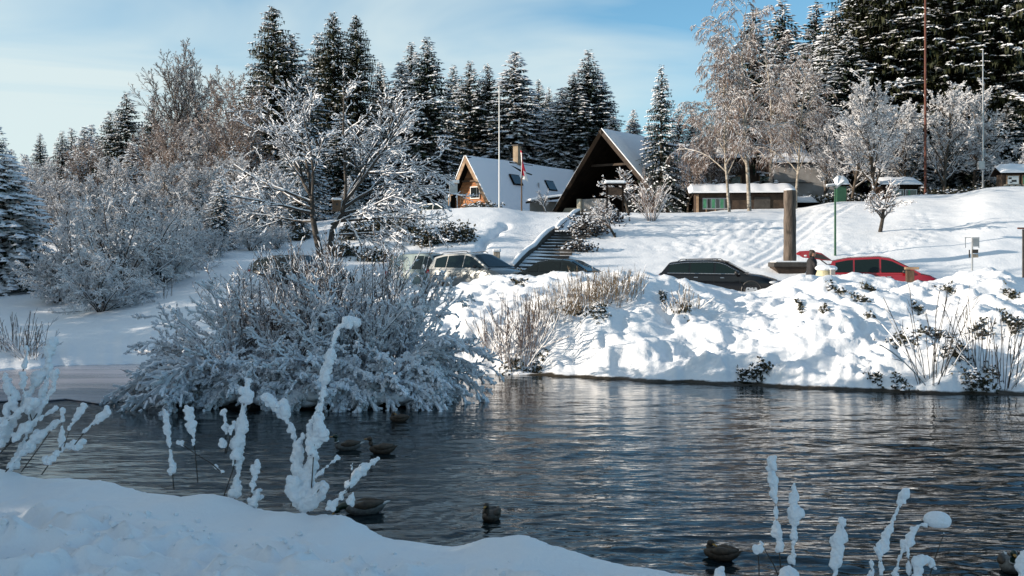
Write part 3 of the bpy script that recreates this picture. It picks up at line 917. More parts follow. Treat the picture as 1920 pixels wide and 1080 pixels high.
# the wooded hillside further back, seen between and above the nearer trees
_rw = random.Random(9)
for k, (px, top, D, wd) in enumerate([(-60, 250, 90, 1), (-120, 230, 85, 1), (150, 285, 92, 1.1), (250, 270, 90, 1.1), (200, 290, 84, 1.1), (340, 240, 92, 1.0),
        (400, 220, 94, 1.0), (440, 200, 95, 1.0), (900, 190, 124, 1.0), (940, 200, 126, 1.0), (1000, 200, 120, 1.2),
        (1150, 215, 112, 1.0), (1330, 235, 105, 1.1), (1370, 180, 100, 1.1), (1440, 170, 100, 1.1), (1490, 160, 98, 1.1), (1530, 170, 92, 1.1), (740, 170, 118, 1.2), (690, 200, 112, 1.2), (620, 210, 112, 1.2), (800, 200, 120, 1.2), (850, 210, 122, 1.1)]):
    CONIFERS.append((_rw.choice(['full', 'heavy', 'full']), px, top, D, wd, None))
for c in CONIFERS:
    kind, px, top, D, wide, label = c
    if label: put_conifer(kind, px, top, D, label, wide=wide)
    else: put_conifer(kind, px, top, D, 'snowy conifer filling the wooded slope behind the trees that stand out', wide=wide, group='conifers filling the wooded slope')

# conifers standing left of the pond; their shade lies over the pond, its island and the near bank
_rs = random.Random(21)
def shade_tree(kind, x, y, h):
    parts, H0 = CON[kind]; s = h / H0
    zb = float(near_ground(np.array([x]), np.array([y]))[0]) if y < 27 else ground(x, y)
    w = 1.25
    r = empty('conifer', (x, y, zb - .2), _rs.uniform(0, 6), 'tall snowy conifer of the wood beyond the left end of the pond', 'tree', 'wood beyond the left end of the pond', (s * w, s * w, s))
    add_parts(r, parts)
_sp = []
for yy_ in np.arange(-16, 13.2, 1.9):
    if .2 < yy_ < 3.4: _sp.append((-19, yy_, -12.5)); continue
    _sp.append((-20.8, yy_ + 1.3, _rs.uniform(12, 14)))
    _sp.append((-18.2 - 1.2 * (int(yy_ * 10) % 3), yy_ + _rs.uniform(-.4, .4), _rs.uniform(12, 14.5))); _sp.append((-23.5 - _rs.uniform(0, 3), yy_ + .9, _rs.uniform(13, 15.5)))
_sp += [(-19, 14.2, 10.5), (-20.5, 16.0, 9.4), (-18.4, 17.4, 8.4), (-20.2, 18.9, 8.3), (-18.6, 20.2, 7.7), (-21, 21.6, 7.4), (-19.6, 22.8, 6.4), (-23.5, 15, 10), (-23, 18, 9)]
for yy_ in np.arange(28.5, 58, 1.9): _sp.append((-29.5 - _rs.uniform(0, 4.5) - (.12 * max(yy_ - 40, 0)), yy_, _rs.uniform(8.6, 10) + (1.6 if 36 < yy_ < 50 else 0)))
for (x, y, h) in _sp:
    shade_tree('slim' if h < 0 else _rs.choice(['full', 'tall', 'heavy']), x, y, abs(h))

# ---- broad-leaved trees, bare and snowed
def grow_tree(seed, P, trunk_L, trunk_r, d0=(0, 0, 1), extra=None):
    g = Grower(seed)
    g.branch(np.array([0, 0, -.3]), unit(np.array(d0, float)), trunk_L, trunk_r, 0, P)
    if extra: extra(g)
    return g
def height_of(parts):
    hs = []
    for me in parts.values():
        v = np.empty(len(me.vertices) * 3, np.float32); me.vertices.foreach_get('co', v); hs.append(np.percentile(v[2::3], 99.7))
    return max(hs)
def place(parts, name, px, D, label, s=1.0, rz=0.0, cat='tree', group=None, base_off=0.0, z=None, top=None):
    x = (px - 960) / F * D
    if top is not None:
        k = (Zp(top, D) - ground(x, D)) / height_of(parts)
        s = (k * s, k * s, k) if not isinstance(s, tuple) else (k * s[0], k * s[1], k)
    r = empty(name, (x, D, (ground(x, D) if z is None else z) + base_off), rz, label, cat, group, s)
    add_parts(r, parts)
    return r
# fan shaped tall bare tree on the left hill
P_fan = [dict(seg=7, wob=.025, grav=.02, n=24, start=.10, ang=.50, ratio=.68, taper=.25, rr=.55, shape=lambda f: 1.05 - .55 * f, upb=.35),
         dict(seg=5, wob=.09, grav=.12, n=10, start=.2, ang=.45, ratio=.42, taper=.2, rr=.5, upb=.15),
         dict(seg=3, wob=.12, grav=.05, n=6, start=.2, ang=.6, ratio=.5, taper=.3, rr=.5),
         dict(seg=2, wob=.15, grav=0, n=4, start=.2, ang=.6, ratio=.55, taper=.4, rr=.6),
         dict(seg=1, wob=.15, grav=0, taper=.5)]
g_fan = grow_tree(34, P_fan, 10.5, .18)
T_fan = g_fan.meshes('fan_tree', M_bark, M_twig, M_frost, 1, frost_p=.45, snow_r=(.3, .008), minr=.02, twigr=.017)
# broad oval tree: fine pinkish twigs with frost
P_oval = [dict(seg=6, wob=.06, grav=0, n=22, start=.12, ang=.85, ratio=.62, taper=.3, rr=.5, shape=lambda f: 1.1 - .6 * f, upb=.2),
          dict(seg=4, wob=.12, grav=.08, n=9, start=.2, ang=.65, ratio=.42, taper=.3, rr=.5),
          dict(seg=3, wob=.15, grav=0, n=6, start=.15, ang=.7, ratio=.55, taper=.3, rr=.5),
          dict(seg=2, wob=.2, grav=-.05, n=5, start=.15, ang=.7, ratio=.6, taper=.4, rr=.6),
          dict(seg=1, wob=.2, grav=0, taper=.5)]
g_oval = grow_tree(32, P_oval, 8.6, .2)
T_oval = g_oval.meshes('oval_tree', M_bark, M_twig_pink, M_frost, 1, frost_p=.30, snow_r=(.3, .008), minr=.02, twigr=.017)
g_oval2 = grow_tree(36, P_oval, 8.6, .2)
T_oval2 = g_oval2.meshes('frosted_tree', M_bark, M_twig, M_frost, 1, frost_p=.82, snow_r=(.5, .014), minr=.02, twigr=.013)
# round heavily frosted bush, many stems
def bush_extra(n, spread, L_, r_, P):
    def f(g):
        for k in range(n):
            a = 2 * math.pi * (k + g.rng.random()) / n; e_ = g.rng.uniform(spread[0], spread[1])
            d = np.array([math.cos(a) * math.cos(e_), math.sin(a) * math.cos(e_), math.sin(e_)])
            g.branch(np.array([math.cos(a) * .15, math.sin(a) * .15, -.1]), d, L_ * g.rng.uniform(.7, 1.1), r_ * g.rng.uniform(.7, 1.1), 0, P)
    return f
P_bush = [dict(seg=6, wob=.09, grav=-.05, n=9, start=.15, ang=.8, ratio=.45, taper=.35, rr=.55),
          dict(seg=4, wob=.16, grav=-.12, n=7, start=.1, ang=.8, ratio=.5, taper=.3, rr=.6),
          dict(seg=3, wob=.2, grav=-.15, n=4, start=.1, ang=.8, ratio=.55, taper=.4, rr=.6),
          dict(seg=2, wob=.2, grav=-.15, taper=.5)]
g = Grower(41); bush_extra(22, (.15, 1.45), 3.6, .045, P_bush)(g)
T_bush = g.meshes('frosted_bush', M_bark_dark, M_twig_dark, M_frost, 1, frost_p=.92, snow_r=(.5, .017), minr=.010, twigr=.009)
g = Grower(42); bush_extra(18, (.5, 1.5), 4.2, .05, P_bush)(g)
T_bush2 = g.meshes('frosted_bush', M_bark_dark, M_twig, M_frost, 1, frost_p=.85, snow_r=(.45, .015), minr=.010, twigr=.009)

place(T_fan, 'bare_tree', 345, 95, 'tall bare fan-shaped tree standing above the left hill against the sky', 1.15, .4, top=75)
place(T_fan, 'bare_tree', 372, 98, 'second bare fan-shaped tree, close behind the right side of the tall one', 1.1, 2.4, top=118)
place(T_oval, 'bare_tree', 418, 76, 'large rounded pinkish-brown bare tree left of the tallest dark conifer', 0.92, 1.0, top=128)
place(T_oval, 'bare_tree', 335, 74, 'rounded brown bare tree below the fan-shaped one', 0.95, 3.0, top=215)
place(T_oval2, 'frosted_tree', 296, 66, 'frosted rounded tree on the left hill below the brown ones', 1.0, 4.0, top=292)
place(T_oval2, 'frosted_tree', 235, 62, 'white frosted tree rising behind the big round bush', 1.1, 2.0, top=290)
place(T_oval2, 'frosted_tree', 95, 78, 'pale frosted tree under the small pointed conifers at the far left', 1.0, 1.4, top=292)
place(T_oval, 'bare_tree', 158, 80, 'thin pinkish bare tree before the blunt pair of conifers', 0.9, 5.2, top=262)
place(T_oval2, 'frosted_tree', 390, 56, 'frosted tree with a dark hollow below, right of the round bushes', 1.1, .3, top=372)
place(T_oval2, 'frosted_tree', 455, 60, 'frosted small tree right of the dark hollow, below the pinkish tree', 1.0, 2.3, top=335)
place(T_oval2, 'frosted_tree', 500, 66, 'frosted tree showing left behind the trunk of the big spreading tree', 1.0, 5.3, top=300)
place(T_bush, 'frosted_bush', 190, 38.6, 'large round bush thick with frost, low at the edge of the left meadow', 1.0, .5, 'bush', top=458)
place(T_bush2, 'frosted_bush', 225, 42.5, 'tall frosted bush rising behind the large round one', 0.85, 1.5, 'bush', top=352)
place(T_bush2, 'frosted_bush', 150, 43.5, 'frosted bush at the back left of the large round one', 0.9, 3.5, 'bush', top=400)
place(T_bush2, 'frosted_bush', 300, 44, 'frosted bush on the right, its side opening on a dark hollow', 0.9, 2.2, 'bush', top=405)
place(T_bush, 'frosted_bush', 345, 48, 'frosted bush furthest right of the round group', 0.9, 4.2, 'bush', top=415)
place(T_bush, 'frosted_bush', 262, 40.5, 'small round frosted bush filling the right foot of the group', 0.9, 1.2, 'bush', top=510)
place(T_bush, 'frosted_bush', 108, 42.5, 'low frosted bush between the bowed spruce and the round one', 1.0, 5.2, 'bush', top=470)

for (par, nm, px, D, lab, w, rz, cat, top) in [
  (T_oval2, 'frosted_tree', 130, 58, 'frosted tree over the back of the round bushes, at the far left', 1.2, 1.0, 'tree', 335), (T_oval2, 'frosted_tree', 185, 56, 'frosted tree directly above the large round bush', 1.1, 2.0, 'tree', 322),
  (T_oval2, 'frosted_tree', 270, 57, 'frosted tree above the right side of the round bushes', 1.15, 3.3, 'tree', 330), (T_bush2, 'frosted_bush', 330, 54, 'frosted bush below the slim dark conifer of the left hill', 1.1, .3, 'bush', 385),
  (T_oval2, 'frosted_tree', 352, 62, 'frosted tree below the brown trees, right of the slim dark conifer', 1.2, 4.4, 'tree', 300), (T_oval2, 'frosted_tree', 425, 66, 'frosted tree at the foot of the pinkish-brown one', 1.2, 5.4, 'tree', 280),
  (T_bush2, 'frosted_bush', 400, 52, 'pale frosted bush between the dark hollow and the meadow', 1.2, 2.9, 'bush', 430), (T_bush2, 'frosted_bush', 470, 55, 'frosted bush left of the spreading tree, low on the slope', 1.2, 1.9, 'bush', 415),
  (T_oval2, 'frosted_tree', 530, 63, 'frosted tree close behind the left boughs of the spreading tree', 1.2, .9, 'tree', 325), (T_bush2, 'frosted_bush', 520, 56, 'frosted bush at the left foot of the spreading tree', 1.1, 3.9, 'bush', 420),
  (T_oval2, 'frosted_tree', 380, 76, 'frosted tree between the two brown trees of the left hill', 1.2, .2, 'tree', 225), (T_oval, 'bare_tree', 452, 72, 'brownish tree between the pinkish one and the dark conifers', 1.1, 2.7, 'tree', 205),
  (T_oval, 'bare_tree', 290, 80, 'low pinkish tree before the conifer top beside the fan-shaped tree', 1.1, 5.7, 'tree', 232), (T_oval2, 'frosted_tree', 60, 70, 'white drooping frosted tree behind the bowed spruce', 1.0, 2.2, 'tree', 300)]:
    place(par, nm, px, D, lab, w, rz, cat, top=top)
for (kind, px, top, D, w, lab) in [('heavy', 412, 330, 56, .9, 'small snow-padded conifer in the mass left of the spreading tree'), ('full', 375, 345, 58, .8, 'small dark conifer above the hollow on the left hill'), ('heavy', 495, 300, 64, .95, 'snow-padded conifer left of the spreading tree'),
    ('full', 560, 330, 60, .9, 'small conifer straight behind the trunks of the spreading tree'), ('heavy', 655, 330, 64, .9, 'small snowy conifer right behind the forked trunk'), ('full', 735, 340, 68, .9, 'small conifer at the left end of the terrace'), ('heavy', 775, 290, 104, 1.0, 'shaded conifer behind the thin green post')]:
    put_conifer(kind, px, top, D, lab, wide=w)

# the big spreading snowy tree in the middle
def big_tree():
    g = Grower(55); 
    P3 = [dict(seg=6, wob=.07, grav=.02, n=10, start=.22, ang=.75, ratio=.50, taper=.35, rr=.55, shape=lambda f: 1.1 - .5 * f),
          dict(seg=5, wob=.12, grav=.02, n=7, start=.18, ang=.65, ratio=.5, taper=.35, rr=.6),
          dict(seg=3, wob=.15, grav=.0, n=5, start=.15, ang=.65, ratio=.52, taper=.4, rr=.6),
          dict(seg=2, wob=.18, grav=0, taper=.5)]
    W_ = Seg(); g.levels[9] = W_
    def stem(pts, rads):
        for i in range(len(pts) - 1): W_.add(np.array(pts[i], float), np.array(pts[i + 1], float), rads[i], rads[i + 1])
    D = 43.0
    q = lambda px, py, dy=0.: np.array([(px - 605) / F * D, dy, (502 - py) / F * D + .0])
    stem([q(603, 520), q(601, 480), q(592, 440), q(586, 405), q(585, 370)], [.17, .15, .13, .11, .09])
    stem([q(620, 520, .1), q(617, 470, .1), q(622, 430, .15), q(640, 400, .2), q(645, 375, .2)], [.15, .13, .11, .09, .08])
    limbs = [((585, 372, 0), (540, 320, -.3), 4.6, .075, (-.55, -.2, .75)), ((586, 380, 0), (0, 0, 0), 4.2, .07, (-.95, .1, .42)), ((585, 370, 0), 0, 4.9, .075, (-.12, .1, 1)),
             ((590, 400, 0), 0, 3.6, .06, (-1, -.3, .18)), ((588, 392, 0), 0, 3.4, .05, (-.8, .5, .35)), ((590, 415, 0), 0, 3.4, .05, (-1, .1, .06)),
             ((645, 377, .2), 0, 5.2, .08, (.62, .1, .80)), ((645, 380, .2), 0, 4.9, .075, (.18, -.2, 1)), ((643, 390, .2), 0, 5.0, .07, (.9, -.15, .55)), ((640, 400, .2), 0, 4.6, .06, (1, .2, .20)),
             ((632, 415, .15), 0, 4.2, .055, (1, -.2, .06)), ((585, 375, 0), 0, 4.4, .06, (.1, -.5, .9)), ((620, 420, .15), 0, 3.6, .05, (.8, -.5, .3)), ((645, 376, .2), 0, 4.8, .065, (.42, .5, .85)),
             ((588, 385, 0), 0, 4.6, .06, (-.35, -.1, .95)), ((625, 440, .1), 0, 3.2, .045, (.95, .2, .0)), ((645, 378, .2), 0, 5.0, .06, (.78, -.5, .62))]
    for (a, _, L_, r_, d) in limbs:
        g.branch(q(*a), unit(np.array(d, float)), L_ * .88, r_, 0, P3)
    # thick boughs count as wood
    lv9 = g.levels.pop(9)
    S0 = g.levels[0]
    for i in range(len(lv9.a)): S0.add(lv9.a[i], lv9.b[i], lv9.ra[i], lv9.rb[i])
    return g.meshes('spreading_tree', M_bark_snow, M_twig_dark, M_snow_tree, 1, frost_p=.62, snow_r=(.50, .013), minr=.014, twigr=.010, cut=.86, nthick=6)
place(big_tree(), 'spreading_tree', 605, 43, 'big spreading bare tree in the middle, every bough carrying a line of snow', 1.0, 0, z=CH + (HY - 502) / F * 43)

# birches with hanging twigs
P_bir = [dict(seg=9, wob=.035, grav=.02, n=26, start=.24, ang=.80, ratio=.43, taper=.22, rr=.45, shape=lambda f: 1.15 - .65 * f, upb=.3),
         dict(seg=6, wob=.08, grav=-.24, n=10, start=.2, ang=.6, ratio=.42, taper=.3, rr=.5),
         dict(seg=5, wob=.10, grav=-.50, n=7, start=.1, ang=.5, ratio=.6, taper=.3, rr=.6),
         dict(seg=4, wob=.10, grav=-.70, n=2, start=.1, ang=.4, ratio=.7, taper=.5, rr=.7),
         dict(seg=2, wob=.1, grav=-.6, taper=.5)]
g = grow_tree(61, P_bir, 13.8, .17)
T_bir = g.meshes('birch', M_birch, M_twig_pink, M_frost, 1, frost_p=.42, snow_r=(.3, .010), minr=.016, twigr=.014)
g = grow_tree(62, P_bir, 11.5, .13, (-.12, 0, 1))
T_bir2 = g.meshes('birch', M_birch, M_twig_pink, M_frost, 1, frost_p=.42, snow_r=(.3, .010), minr=.016, twigr=.014)
place(T_bir, 'birch_tree', 1405, 68.5, 'tall pale-trunked birch with drooping frosted twigs, thickest of the group', 0.95, .3, top=-30)
place(T_bir2, 'birch_tree', 1368, 68, 'slim leaning birch just left of the thick-trunked one', 0.95, .2, top=60)
place(T_bir, 'birch_tree', 1492, 73, 'birch right of the group, its trunk rising behind the wooden column', 0.95, 2.2, top=95)
place(T_bir2, 'birch_tree', 1330, 90, 'birch further back over the long snowy roof', 1.0, 1.2, top=170)
place(T_bir, 'birch_tree', 1445, 82, 'white-twigged birch arching behind the others towards the dark forest', 1.1, 4.2, top=50)
place(T_oval, 'bare_tree', 1290, 78, 'brown twiggy tree right of the narrow column-like conifer', 1.0, .8, top=265)
place(T_oval, 'bare_tree', 1335, 80, 'brown twiggy tree before the dark wooden building', 1.0, 2.8, top=235)
place(T_oval2, 'frosted_tree', 1640, 75, 'wide bare tree white with snow on every twig, before the dark forest', 0.95, 1.9, top=140)
place(T_oval2, 'frosted_tree', 1596, 78, 'frosted tree left behind the widest white one', 0.9, 3.9, top=190)
place(T_oval2, 'frosted_tree', 1705, 80, 'frosted tree between the widest white one and the rust-coloured mast', 0.9, .2, top=180)
place(T_oval2, 'frosted_tree', 1768, 79, 'frosted brownish tree just right of the rust-coloured mast', 0.95, 5.0, top=150)
place(T_oval2, 'frosted_tree', 1825, 82, 'frosted tree behind the grey mast', 0.9, 2.6, top=160)
place(T_oval2, 'frosted_tree', 1545, 84, 'frosted tree left of the green telephone-box-like cabin', 0.9, 2.9, top=210)
place(T_bush, 'frosted_bush', 1915, 80, 'rounded frosted bush on top of the notice shelter at the right edge', 1.3, 0, 'bush', top=262)
# small tree on the slope
P_sm = [dict(seg=5, wob=.13, grav=0, n=14, start=.45, ang=.75, ratio=.85, taper=.5, rr=.5, shape=lambda f: 1.1 - .4 * f, upb=.15),
        dict(seg=4, wob=.15, grav=-.03, n=7, start=.2, ang=.6, ratio=.5, taper=.3, rr=.6),
        dict(seg=3, wob=.2, grav=0, n=5, start=.15, ang=.7, ratio=.5, taper=.4, rr=.6),
        dict(seg=1, wob=.2, grav=0, taper=.5)]
g = grow_tree(71, P_sm, 1.55, .085, (-.2, 0, 1))
T_sm = g.meshes('small_tree', M_bark_dark, M_twig_pink, M_frost, 1, frost_p=.55, snow_r=(.5, .012), minr=.012, twigr=.008)
_x, _y = hit(1647, 434)
place(T_sm, 'small_tree', 960 + F * _x / _y, _y, 'small gnarled tree alone on the sunny slope above the red car', 1.1, 2.6, top=338)
for i_, (px, D, s, lab) in enumerate(((1025, 74, .8, 'small white-twigged tree before the roof of the brown chalet'), (1155, 57, .95, 'snowy small tree at the right side of the stairs'),
                       (1130, 60, .7, 'small snowy tree above the top of the stairs'))):
    place(T_sm, 'small_tree', px, D, lab, s, 1.3 * i_)
place(T_sm, 'small_tree', 1178, 67, 'frosted brown tree before the right foot of the big gable', 1.2, 2.2, top=318)
# upright twig bushes
P_up = [dict(seg=4, wob=.07, grav=.03, n=6, start=.3, ang=.35, ratio=.5, taper=.5, rr=.6),
        dict(seg=3, wob=.1, grav=.05, n=3, start=.3, ang=.4, ratio=.5, taper=.5, rr=.6),
        dict(seg=1, wob=.1, grav=0, taper=.5)]
g = Grower(81); bush_extra(24, (.95, 1.5), 1.9, .018, P_up)(g)
T_up = g.meshes('upright_bush', M_twig_pink, M_twig_pink, M_frost, 1, frost_p=.32, snow_r=(.5, .009), minr=.010, twigr=.008, cut=.95)
_x, _y = hit(1222, 414)
place(T_up, 'upright_bush', 1222, _y, 'upright reddish twig bush alone on the snow right of the stairs', 1.0, 0, 'bush')
_x, _y = hit(1190, 398)
place(T_up, 'upright_bush', 1188, _y, 'upright twig bush left behind the lone reddish one', .8, 1, 'bush')
place(T_up, 'upright_bush', 1222, 79, 'tall upright twigs standing against the cream wall by the conifer', (.9, .9, 1.6), 2, 'bush')
g = Grower(82); bush_extra(30, (.2, 1.4), .85, .016, P_bush[1:])(g)
T_low = g.meshes('low_bush', M_twig_dark, M_twig_dark, M_frost, 1, frost_p=.8, snow_r=(.5, .02), minr=.008, twigr=.006)
# ------------------------------------------------------------------ shrubs of the island
def shrub(seed, n, spread, L_, r_, P, az=(0, 360), snow_r=(.9, .017), frost_p=.72, twigr=.006, minr=.008, wood=None, twig=None, frost=None, cut=.93, base_r=.25, gap=.0):
    g = Grower(seed); rng = g.rng
    for k in range(n):
        a = math.radians(rng.uniform(*az)); e_ = rng.uniform(*spread)
        d = np.array([math.cos(a) * math.cos(e_), math.sin(a) * math.cos(e_), math.sin(e_)])
        b = rng.random() * base_r
        g.branch(np.array([math.cos(a) * b, math.sin(a) * b, -.1]), d, L_ * rng.uniform(.6, 1.1), r_ * rng.uniform(.7, 1.1), 0, P)
    return g.meshes('shrub', wood or M_twig_dark, twig or M_twig_dark, frost or M_snow_tree, 0, frost_p=frost_p, snow_r=snow_r, minr=minr, twigr=twigr, cut=cut, nthick=4)
P_will = [dict(seg=7, wob=.06, grav=-.13, n=9, start=.18, ang=.5, ratio=.40, taper=.3, rr=.55),
          dict(seg=4, wob=.13, grav=-.06, n=5, start=.15, ang=.55, ratio=.45, taper=.35, rr=.6),
          dict(seg=2, wob=.2, grav=.02, n=3, start=.2, ang=.7, ratio=.6, taper=.4, rr=.6),
          dict(seg=1, wob=.2, grav=0, taper=.5)]
P_upr = [dict(seg=6, wob=.045, grav=.01, n=10, start=.2, ang=.4, ratio=.36, taper=.3, rr=.55),
         dict(seg=3, wob=.12, grav=.03, n=5, start=.15, ang=.55, ratio=.45, taper=.35, rr=.6),
         dict(seg=2, wob=.2, grav=0, taper=.5)]
P_droop = [dict(seg=8, wob=.05, grav=-.36, n=16, start=.2, ang=.45, ratio=.34, taper=.3, rr=.5, flat=.7),
           dict(seg=3, wob=.12, grav=-.18, n=5, start=.1, ang=.6, ratio=.5, taper=.35, rr=.6),
           dict(seg=2, wob=.2, grav=-.1, taper=.5)]
SH_will = shrub(101, 26, (.35, 1.35), 2.6, .022, P_will)
SH_upr = shrub(102, 60, (1.05, 1.5), 2.7, .017, P_upr, frost_p=.30, snow_r=(.5, .006), cut=.99, twig=M_twig, base_r=.8)
SH_left = shrub(103, 26, (.05, .85), 2.5, .024, P_droop, az=(130, 250), snow_r=(.9, .027))
SH_right = shrub(104, 26, (.15, 1.0), 2.6, .024, P_droop, az=(-70, 50), snow_r=(1.0, .030))
SH_front = shrub(105, 30, (.1, 1.1), 1.5, .018, P_droop, az=(180, 360), snow_r=(1.0, .028))
def isl_put(parts, px, D, s, rz, label, dz=0.0):
    x = (px - 960) / F * D
    z = float(island_h(np.array([x]), np.array([D]))[0])
    r = empty('willow_shrub', (x, D, max(z, 0) + dz), rz, label, 'shrub', 'snow-laden shrubs on the island', s)
    add_parts(r, parts)
isl_put(SH_left, 430, 23.6, (1.0, 1.0, 1.0), 0, 'shrub at the left end of the island, boughs reaching low over the ice')
isl_put(SH_will, 450, 24.3, (.95, .95, 1.0), 1, 'dark-stemmed shrub standing over the left end of the island')
isl_put(SH_upr, 500, 24.8, (1.0, 1.0, .92), 2, 'bundle of thin upright stems behind the left shrubs of the island')
isl_put(SH_will, 545, 24.2, (1.0, 1.0, 1.0), 3, 'rounded shrub left of the island middle')
isl_put(SH_upr, 590, 24.6, (.9, .9, 1.02), 4, 'thicket of reddish upright stems in the island middle')
isl_put(SH_upr, 690, 24.7, (1.15, 1.0, 1.12), 5, 'tallest thicket of upright twigs on the island')
isl_put(SH_will, 665, 24.0, (.9, .9, 1.05), 0.5, 'broad shrub right of the island middle')
isl_put(SH_will, 738, 24.3, (.78, .8, 1.05), 2.1, 'shrub over the right end of the island, twigs against the sunny bank')
isl_put(SH_right, 728, 23.6, (.80, .85, .92), 0, 'shrub at the right end of the island, white boughs hanging to the water')
isl_put(SH_front, 700, 22.9, (.95, .95, 1.05), .2, 'low shrub bowed under snow at the right front of the island')
isl_put(SH_front, 600, 22.8, (.9, .9, .95), -.1, 'low bowed shrub at the front middle of the island')
isl_put(SH_front, 470, 22.9, (.85, .85, .85), -.3, 'low bowed shrub at the left front of the island')
isl_put(SH_left, 360, 24.2, (.6, .6, .6), .3, 'small shrub at the far left tip of the island')

def blob_mesh(name, balls, mat, voxel, disp=0.0):
    """fuses many balls of snow into one lump"""
    mb = MB()
    for (c, r) in balls:
        r = r if hasattr(r, '__len__') else (r, r, r)
        mb.ell(c, r, 10, 7)
    me = mb.mesh(name, mat)
    o = bpy.data.objects.new(name + '_source', me); col.objects.link(o)
    m = o.modifiers.new('r', 'REMESH'); m.mode = 'VOXEL'; m.voxel_size = voxel; m.use_smooth_shade = True
    s = o.modifiers.new('s', 'SMOOTH'); s.factor = .5; s.iterations = 2
    if disp:
        tx = bpy.data.textures.get('lump') or bpy.data.textures.new('lump', 'CLOUDS'); tx.noise_scale = .022; tx.noise_depth = 3
        d = o.modifiers.new('d', 'DISPLACE'); d.texture = tx; d.strength = disp; d.mid_level = .5; d.texture_coords = 'LOCAL'
    dg = bpy.context.evaluated_depsgraph_get()
    res = bpy.data.meshes.new_from_object(o.evaluated_get(dg))
    bpy.data.objects.remove(o); bpy.data.meshes.remove(me)
    res.name = name
    return res
# snow cushions on the island's rim, one per hummock
_r = random.Random(7)
for k, (px, D, w, h, lab) in enumerate([(455, 22.75, .75, .26, 'thin snow cushion over the dark left rim of the island'), (545, 22.55, .62, .28, 'snow cushion on the front rim left of the island middle'), (630, 22.5, .85, .38, 'broad snow cushion at the front middle of the island'),
                        (735, 22.7, .6, .32, 'snow cushion on the right rim of the island'), (410, 23.1, .6, .2, 'snow cushion at the left tip of the island')]):
    x = (px - 960) / F * D
    balls = [((_r.uniform(-w, w) * .8, _r.uniform(-.35, .35), h * .5 + _r.uniform(-.05, .08)), (_r.uniform(.18, .34), _r.uniform(.16, .3), _r.uniform(.10, .17))) for _ in range(16)]
    o = link_mesh('snow_cushion', blob_mesh('snow_cushion', balls, M_snow, .035, .04)); o.location = (x, D, .05)
    tag(o, lab, 'snow', 'snow cushions on the island')

# ------------------------------------------------------------------ stalks under lumps of snow on the near bank
STALKS = {}
def stalk_thing(label, strokes, D, cat='plant', group='snow-covered stalks on the near bank'):
    """strokes: (pixel polyline, lumps from..to along it, lump radius in pixels, depth shift)"""
    base = strokes[0][0][0]
    B = P(base[0], base[1], D)
    rng = random.Random(int(base[0] * 7 + base[1]))
    root = empty('snowy_stalk', B, 0, label, cat, group)
    st_mb = MB(); balls = []
    for pts, f0, f1, rpx, dd in strokes:
        rpx = rpx * .86; w = []
        for i, (a, b) in enumerate(pts):
            t = i / max(len(pts) - 1, 1)
            w.append(P(a, b, D + dd * t) - B)
        k = D / F
        st_mb.tube(w, [max(.0045 * (1 - .5 * i / len(w)), .002) for i in range(len(w))], 5)
        Ls = [(w[i + 1] - w[i]).length for i in range(len(w) - 1)]; T = sum(Ls)
        s = f0 * T
        while s < f1 * T:
            u = s; i = 0
            while i < len(Ls) - 1 and u > Ls[i]: u -= Ls[i]; i += 1
            p = w[i].lerp(w[i + 1], min(u / max(Ls[i], 1e-6), 1))
            big = .72 + .33 * math.sin(s / (rpx * k) * .55 + base[0]) + .2 * math.sin(s / (rpx * k) * 1.7)
            r = rpx * k * max(.38, big) * rng.uniform(.8, 1.1)
            for _ in range(3):
                q = r * rng.uniform(.45, .85)
                off = Vector((rng.uniform(-.6, .6) * r, rng.uniform(-.5, .5) * r, rng.uniform(-.3, .7) * r))
                balls.append((p + off, (q * rng.uniform(.8, 1.2), q, q * rng.uniform(.8, 1.2))))
            s += rpx * k * rng.uniform(.35, .6)
    o = st_mb.build('stem', M_twig_dark, root)
    if balls:
        link_mesh('snow', blob_mesh('stalk_snow', balls, M_snow_soft, .0065, .022), root)
    return root
S = stalk_thing
S('thin stalk strung with snow knobs, leftmost of the middle group on the near bank', [([(326, 918), (322, 870), (316, 820), (308, 772)], .22, 1, 8.5, .1)], 7.75)
S('thin bent stalk with a snow knob only at its top, second in the middle group', [([(371, 905), (367, 860), (362, 810), (350, 766)], .58, 1, 10, .1), ([(366, 850), (362, 822)], .6, .9, 5, 0)], 7.7)
S('leaning twig ending in a single snow knob beside the mound of the near bank', [([(418, 888), (395, 868), (365, 850), (336, 830)], .9, 1, 9, .2), ([(418, 888), (400, 872)], .1, .9, 7, .1)], 7.65)
S('stout stalk wrapped in snow, its white head against the dark island rim', [([(417, 938), (437, 880), (450, 815), (457, 760), (466, 712)], .30, 1.0, 14, .1), ([(440, 870), (445, 800), (470, 760)], .1, .6, 12, .1), ([(457, 760), (466, 716)], .2, 1, 17, 0),
   ([(422, 850), (424, 800), (418, 770)], .45, 1, 12, .1), ([(424, 850), (438, 790)], .6, 1, 11, 0), ([(420, 838), (414, 828)], 0, 1, 8, 0), ([(440, 940), (446, 890), (455, 840)], .1, 1, 18, .1)], 7.7)
S('small stalk with a slim snow cap before the water, right of the stout one', [([(468, 945), (475, 905), (483, 868)], .25, 1, 9, .1)], 7.6)
S('low dome of snow around short stems at the rim, middle group', [([(475, 945), (480, 925), (490, 918)], 0, 1, 19, .1), ([(470, 940), (496, 932)], 0, 1, 14, .1)], 7.6)
S('bent stalk loaded with snow, its top drooping to the left over the water', [([(545, 950), (560, 900), (556, 840), (545, 800), (522, 765), (496, 745)], .12, 1, 14, .15), ([(520, 765), (498, 748)], .1, 1, 17, 0), ([(556, 850), (568, 815)], 0, 1, 14, 0)], 7.6)
